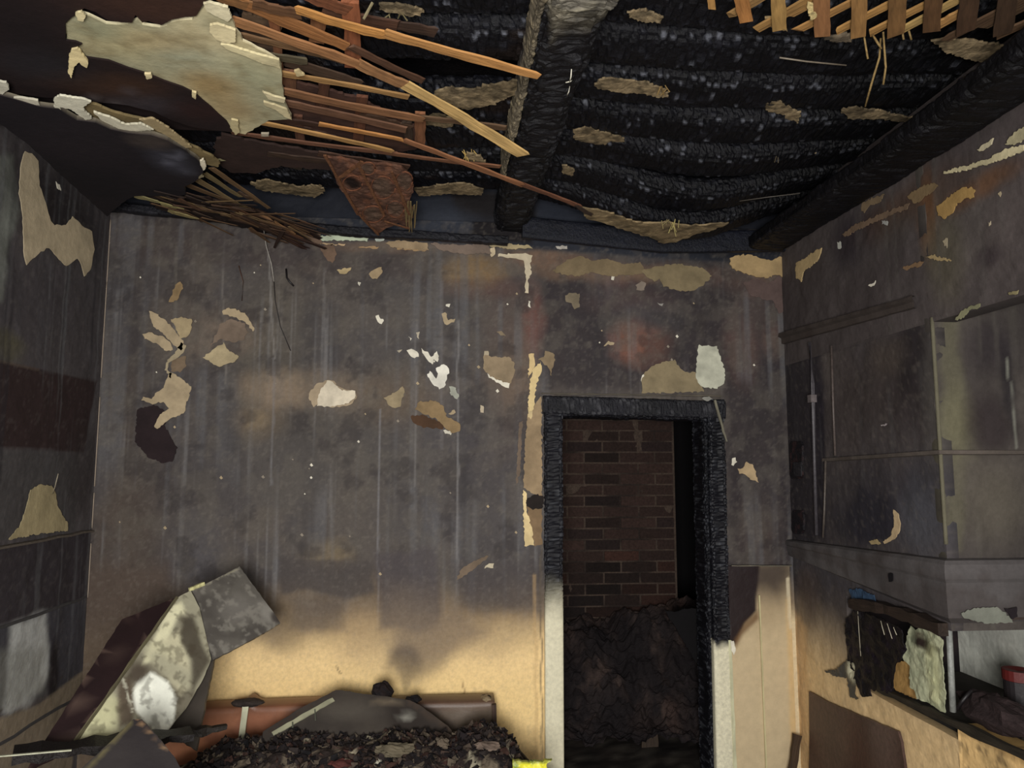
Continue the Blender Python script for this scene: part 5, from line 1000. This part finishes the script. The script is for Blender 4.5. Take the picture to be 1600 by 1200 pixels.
# charred board lying across, bright metal strip
o = bar('charred_board', Y(20, 1180, 2.66), Y(300, 1146, 2.9), .10, .03, (30, 24, 26), None, seg=14, wob=.3, mat=M_CHAR(), up=(0, 0, 1)); tag(o, 'long black charred board lying across under the overturned cabinet', 'board')
o = bar('charred_branch', Y(262, 1152, 3.12), Y(348, 1136, 3.2), .035, .03, (34, 27, 24), None, seg=10, wob=.5, mat=M_CHAR(), taper=(1.3, .5), splinter=.02); tag(o, 'ragged black burnt stick poking out in front of the orange sofa back', 'stick')
o = bar('metal_strip', Y(-30, 1184, 2.5), Y(112, 1172, 2.58), .008, .004, (170, 166, 154), None, seg=4, wob=.05, mat=M_METAL()); tag(o, 'thin bright metal strip at the lower left below the cabinet door', 'strip')
o = sheet('scorched_board', plane3(Y(150, 1195, 2.5), Y(215, 1125, 2.66), Y(290, 1200, 2.55)), [(60, 1290), (110, 1215), (150, 1180), (208, 1124), (222, 1124), (246, 1150), (272, 1182), (330, 1290)], (54, 50, 50), None, thick=.02, off=-.02, jag=.8, mat=M_PAINT(), ops=[('n', 6, .5, .15, (44, 40, 42), .7, 2), ('l', 130, 1205, 205, 1128, 5, (112, 104, 72), .8), ('l', 215, 1124, 262, 1172, 3, (150, 120, 90), .8)]); tag(o, 'dark grey scorched board corner with pale rims, standing in front of the cabinet', 'board')

# sofa with rust-orange back
SF = empty('sofa', (-.6, 3.95, 0)); tag(SF, 'burnt sofa against the back wall, its rust-orange upholstered back showing at left', 'sofa')
def cushion(name, x0, x1, y0, y1, z0, z1, col, col2, parent, ztop=None, nx=36, nz=18, seed=1):
    V = []; C = []; F = []
    # rounded slab: front, top, back strips
    prof = []
    for i in range(nz + 1): prof.append((y0, z0 + (z1 - z0) * i / nz))
    for i in range(1, 6): t = i / 6; prof.append((y0 + (y1 - y0) * (1 - math.cos(t * math.pi)) / 2, z1 + .012 * math.sin(t * math.pi)))
    for i in range(nz + 1): prof.append((y1, z1 + (z0 - z1) * i / nz))
    for i in range(nx + 1):
        t = i / nx; x = x0 + (x1 - x0) * t
        e = ztop(t) if ztop else 0
        for (y, z) in prof:
            k = (z - z0) / (z1 - z0); bul = .012 * math.sin(t * math.pi * 3) ** 2 * math.sin(min(1, k) * math.pi)
            V.append((x, y - (bul if y == y0 else 0), z + e * max(0, k)))
    m = len(prof)
    for i in range(nx):
        for j in range(m - 1): F.append((i * m + j, (i + 1) * m + j, (i + 1) * m + j + 1, i * m + j + 1))
    F += [tuple(range(m)), tuple(nx * m + j for j in reversed(range(m)))]
    V = np.array(V); n_ = fbm(V[:, 0] * 6 + 3, V[:, 2] * 6, seed, 4); k = sst(.45, .6, n_)[:, None]
    top = sst(z1 - .05, z1, V[:, 2])[:, None] * .6
    C = (lin(col) * (1 - k) + lin(col2) * k); C = C * (1 - top) + lin((96, 66, 50)) * top
    return mk(name, V, F, C, M_PAINT(), parent, True)
q0, q1 = Y(250, 1114, 3.98), Y(500, 1104, 3.98)
cushion('back_cushion', q0[0] - .2, q1[0], 3.98, 4.12, .08, q1[2], (172, 114, 82), (150, 98, 72), SF, lambda t: -.01 + .015 * t + .03 * math.exp(-((t - (.135 * 0 + (Y(386, 1100, 3.98)[0] - q0[0] + .2) / (q1[0] - q0[0] + .2))) / .028) ** 2), nx=70, seed=3)
q2, q3 = Y(640, 1096, 3.98), Y(776, 1098, 3.98)
cushion('back_cushion', q1[0] + .02, q3[0] - .01, 3.98, 4.12, .08, q2[2] - .015, (100, 86, 72), (84, 72, 62), SF, None, seed=5)
bar('arm_edge', Y(772, 1100, 3.97), Y(774, 1180, 3.97), .02, .03, (70, 50, 46), SF, seg=6, up=(0, 1, 0))
o = box('seat_base', q0[0] - .15, q3[0] - .02, 3.35, 3.97, .06, .22, (60, 50, 46), parent=SF)
cpx = Y(386, 1101, 3.97); cap = lump('burnt_cap', (cpx[0], 3.985, cpx[2] + .005), (.08, .04, .02), (62, 54, 50), 5, SF, mat=M_BRICK(), dep=.12)
o = bar('pale_strip', Y(373, 1188, 3.90), Y(384, 1104, 3.955), .030, .008, (206, 200, 184), None, up=(0, 1, 0), seg=6, wob=.06, mat=M_PAINT()); tag(o, 'pale upright strip standing against the orange sofa back', 'strip')
# lumps on the sofa back
for (u, v, r, lab, c_) in ((597, 1081, (.05, .04, .045), 'black burnt lump sitting on top of the dark slanted board', (34, 26, 26)), (646, 1093, (.035, .03, .02), 'small black charcoal lump where the dark board meets the grey sofa back', (28, 24, 26)), (760, 1094, (.04, .04, .026), 'pale ash-topped lump on the right end of the sofa back', (150, 132, 104))):
    p = Y(u, v, 3.88 if u < 700 else 4.03); o = lump('charcoal_lump', (p[0], p[1], p[2]), r, c_, int(u), mat=M_BRICK(), dep=.3, col2=(24, 22, 24)); tag(o, lab, 'charcoal')
# dark slanted board (overturned table top)
TB = empty('table', (float(Y(560, 1150, 3.7)[0]), 3.7, 0)); tag(TB, 'overturned dark grey table with a peaked edge and pale strip, in front of the sofa', 'table')
PT = plane3(Y(410, 1150, 3.62), Y(712, 1150, 3.70), Y(540, 1082, 3.84))
sheet('table_top', PT, [(409, 1152), (411, 1143), (470, 1106), (525, 1078), (532, 1078), (575, 1085), (604, 1088), (640, 1094), (656, 1102), (700, 1134), (706, 1142), (716, 1165), (716, 1190), (409, 1190)], (74, 68, 62), TB, thick=.03, off=-.03, jag=.6, mat=M_PAINT(),
      ops=[('n', 5, .5, .15, (58, 53, 50), .8, 2), ('b', 545, 1110, 40, 14, (96, 90, 82), .6, .8), ('p', [(610, 1100), (650, 1108), (706, 1150), (720, 1200), (610, 1200)], (48, 42, 40), .7, 10), ('b', 636, 1119, 11, 5, (150, 148, 138), .85, .5), ('l', 411, 1148, 525, 1080, 5, (66, 54, 46), .8), ('b', 605, 1096, 20, 6, (116, 104, 88), .8, .6), ('l', 640, 1096, 706, 1142, 8, (84, 70, 60), .7)])
def onT(u, v, off): a = PT.px(u, v); return PT.pts(np.array([a[0]]), np.array([a[1]]), off)[0]
bar('edge_strip', onT(426, 1148, .006), onT(521, 1094, .006), .022, .006, (170, 164, 148), TB, seg=12, wob=.15, mat=M_PAINT(), up=tuple(PT.n))
for (u, v) in ((457, 1136), (492, 1116)): bar('edge_clip', onT(u, v - 5, .012), onT(u + 1, v + 12, .012), .006, .005, (96, 96, 90), TB, seg=3, up=tuple(PT.n))
bar('apron', onT(706, 1142, -.05), onT(642, 1095, -.05), .05, .02, (70, 56, 48), TB, seg=8, up=tuple(PT.n))

# debris mound
prof = [(220, 1230), (300, 1196), (340, 1170), (372, 1166), (420, 1166), (450, 1156), (520, 1164), (570, 1166), (620, 1152), (650, 1158), (700, 1160), (735, 1146), (765, 1142), (790, 1152), (812, 1182), (830, 1205), (900, 1260)]
px_ = [Y(u, v, 3.55) for u, v in prof]; hx = [p[0] for p in px_]; hz_ = [p[2] for p in px_]
nx, ny = 150, 70
A, B = np.meshgrid(np.linspace(hx[0], hx[-1], nx), np.linspace(2.75, 3.95, ny))
H_ = np.interp(A, hx, hz_); pf = sst(2.7, 3.5, B) * (1 - .25 * sst(3.6, 3.95, B))
ez = np.maximum(H_, .05) * pf + .05 * (fbm(A * 9, B * 9, 31, 5) - .5) * pf + .03 * (fbm(A * 30, B * 30, 35, 3) - .5)
V = np.stack([A, B, ez], -1).reshape(-1, 3)
C = paint(PF, A, B, (48, 40, 37), [('n', 12, .5, .12, (28, 24, 25), .9, 2), ('n', 20, .6, .06, (126, 114, 96), .6, 3), ('n', 9, .66, .05, (84, 50, 44), .5, 5), ('n', 11, .68, .04, (176, 168, 144), .7, 8)], 5, .02).reshape(-1, 3)
idx = np.arange(nx * ny).reshape(ny, nx); F = np.stack([idx[:-1, :-1], idx[:-1, 1:], idx[1:, 1:], idx[1:, :-1]], -1).reshape(-1, 4).tolist()
Vl = V.tolist(); Cl = C.tolist()
for i in range(2600):
    a = random.uniform(hx[1], hx[-3]); b = random.uniform(3.0, 3.66)
    h = np.interp(a, hx, hz_) * float(sst(2.7, 3.5, b)); s = random.uniform(.004, .02)
    R_ = Matrix.Rotation(random.uniform(0, 6.28), 3, 'Z') @ Matrix.Rotation(random.uniform(-1, 1), 3, 'X') @ Matrix.Rotation(random.uniform(-.6, .6), 3, 'Y')
    vv, ff = boxv(-s, s, -s * .7, s * .7, -s * .3, s * .3); cc = lin(random.choice([(30, 25, 26), (30, 25, 26), (22, 20, 22), (60, 48, 42), (70, 60, 52), (34, 29, 29), (92, 82, 70), (40, 33, 32), (62, 44, 38), (26, 22, 23), (44, 38, 36)]))
    b0 = len(Vl)
    for q in vv:
        p = R_ @ Vector([c + random.uniform(-.25, .25) * s for c in q]) + Vector((a, b, h + random.uniform(-.012, .014))); Vl.append(tuple(p)); Cl.append(tuple(cc * random.uniform(.7, 1.2)))
    F += [tuple(b0 + j for j in f) for f in ff]
o = mk('charred_debris', Vl, F, np.array(Cl), M_BRICK()); o['kind'] = 'stuff'; tag(o, 'heap of black charred debris and ash piled in front of the sofa', 'debris')
for i, (u, v, r, c_, lab) in enumerate(((615, 1172, (.07, .03, .025), (96, 88, 72), 'crumpled grey-green scorched rag in the middle of the debris heap'), (760, 1166, (.05, .025, .015), (104, 90, 80), 'pinkish-grey crumpled rag near the right end of the debris heap'), (692, 1160, (.03, .025, .02), (92, 82, 70), 'small greyish crumpled scrap below the sofa back'), (590, 1194, (.03, .03, .02), (170, 166, 150), 'white crumpled paper scrap at the foot of the debris heap'), (530, 1196, (.06, .03, .02), (78, 42, 38), 'reddish burnt scrap low in the debris heap'))):
    p = Y(u, v, 3.40); o = lump('crumpled_rag', p, r, c_, 50 + i, mat=M_PLASTER(), dep=.5, n=24); tag(o, lab, 'rag')
PY = Plane((0, 3.36, 0), (1, 0, 0), (0, 0, 1))
o = sheet('yellow_bag', PY, [(800, 1184), (815, 1186), (840, 1186), (862, 1183), (852, 1192), (856, 1208), (858, 1240), (802, 1240)], (226, 220, 60), None, thick=.02, jag=1.2, bumpy=.03, mat=M_PAINT(), ops=[('n', 14, .66, .06, (92, 124, 60), .8, 2), ('l', 798, 1186, 866, 1186, 5, (72, 92, 48), .9)]); tag(o, 'crumpled yellow and green bag at the right end of the debris heap', 'bag')
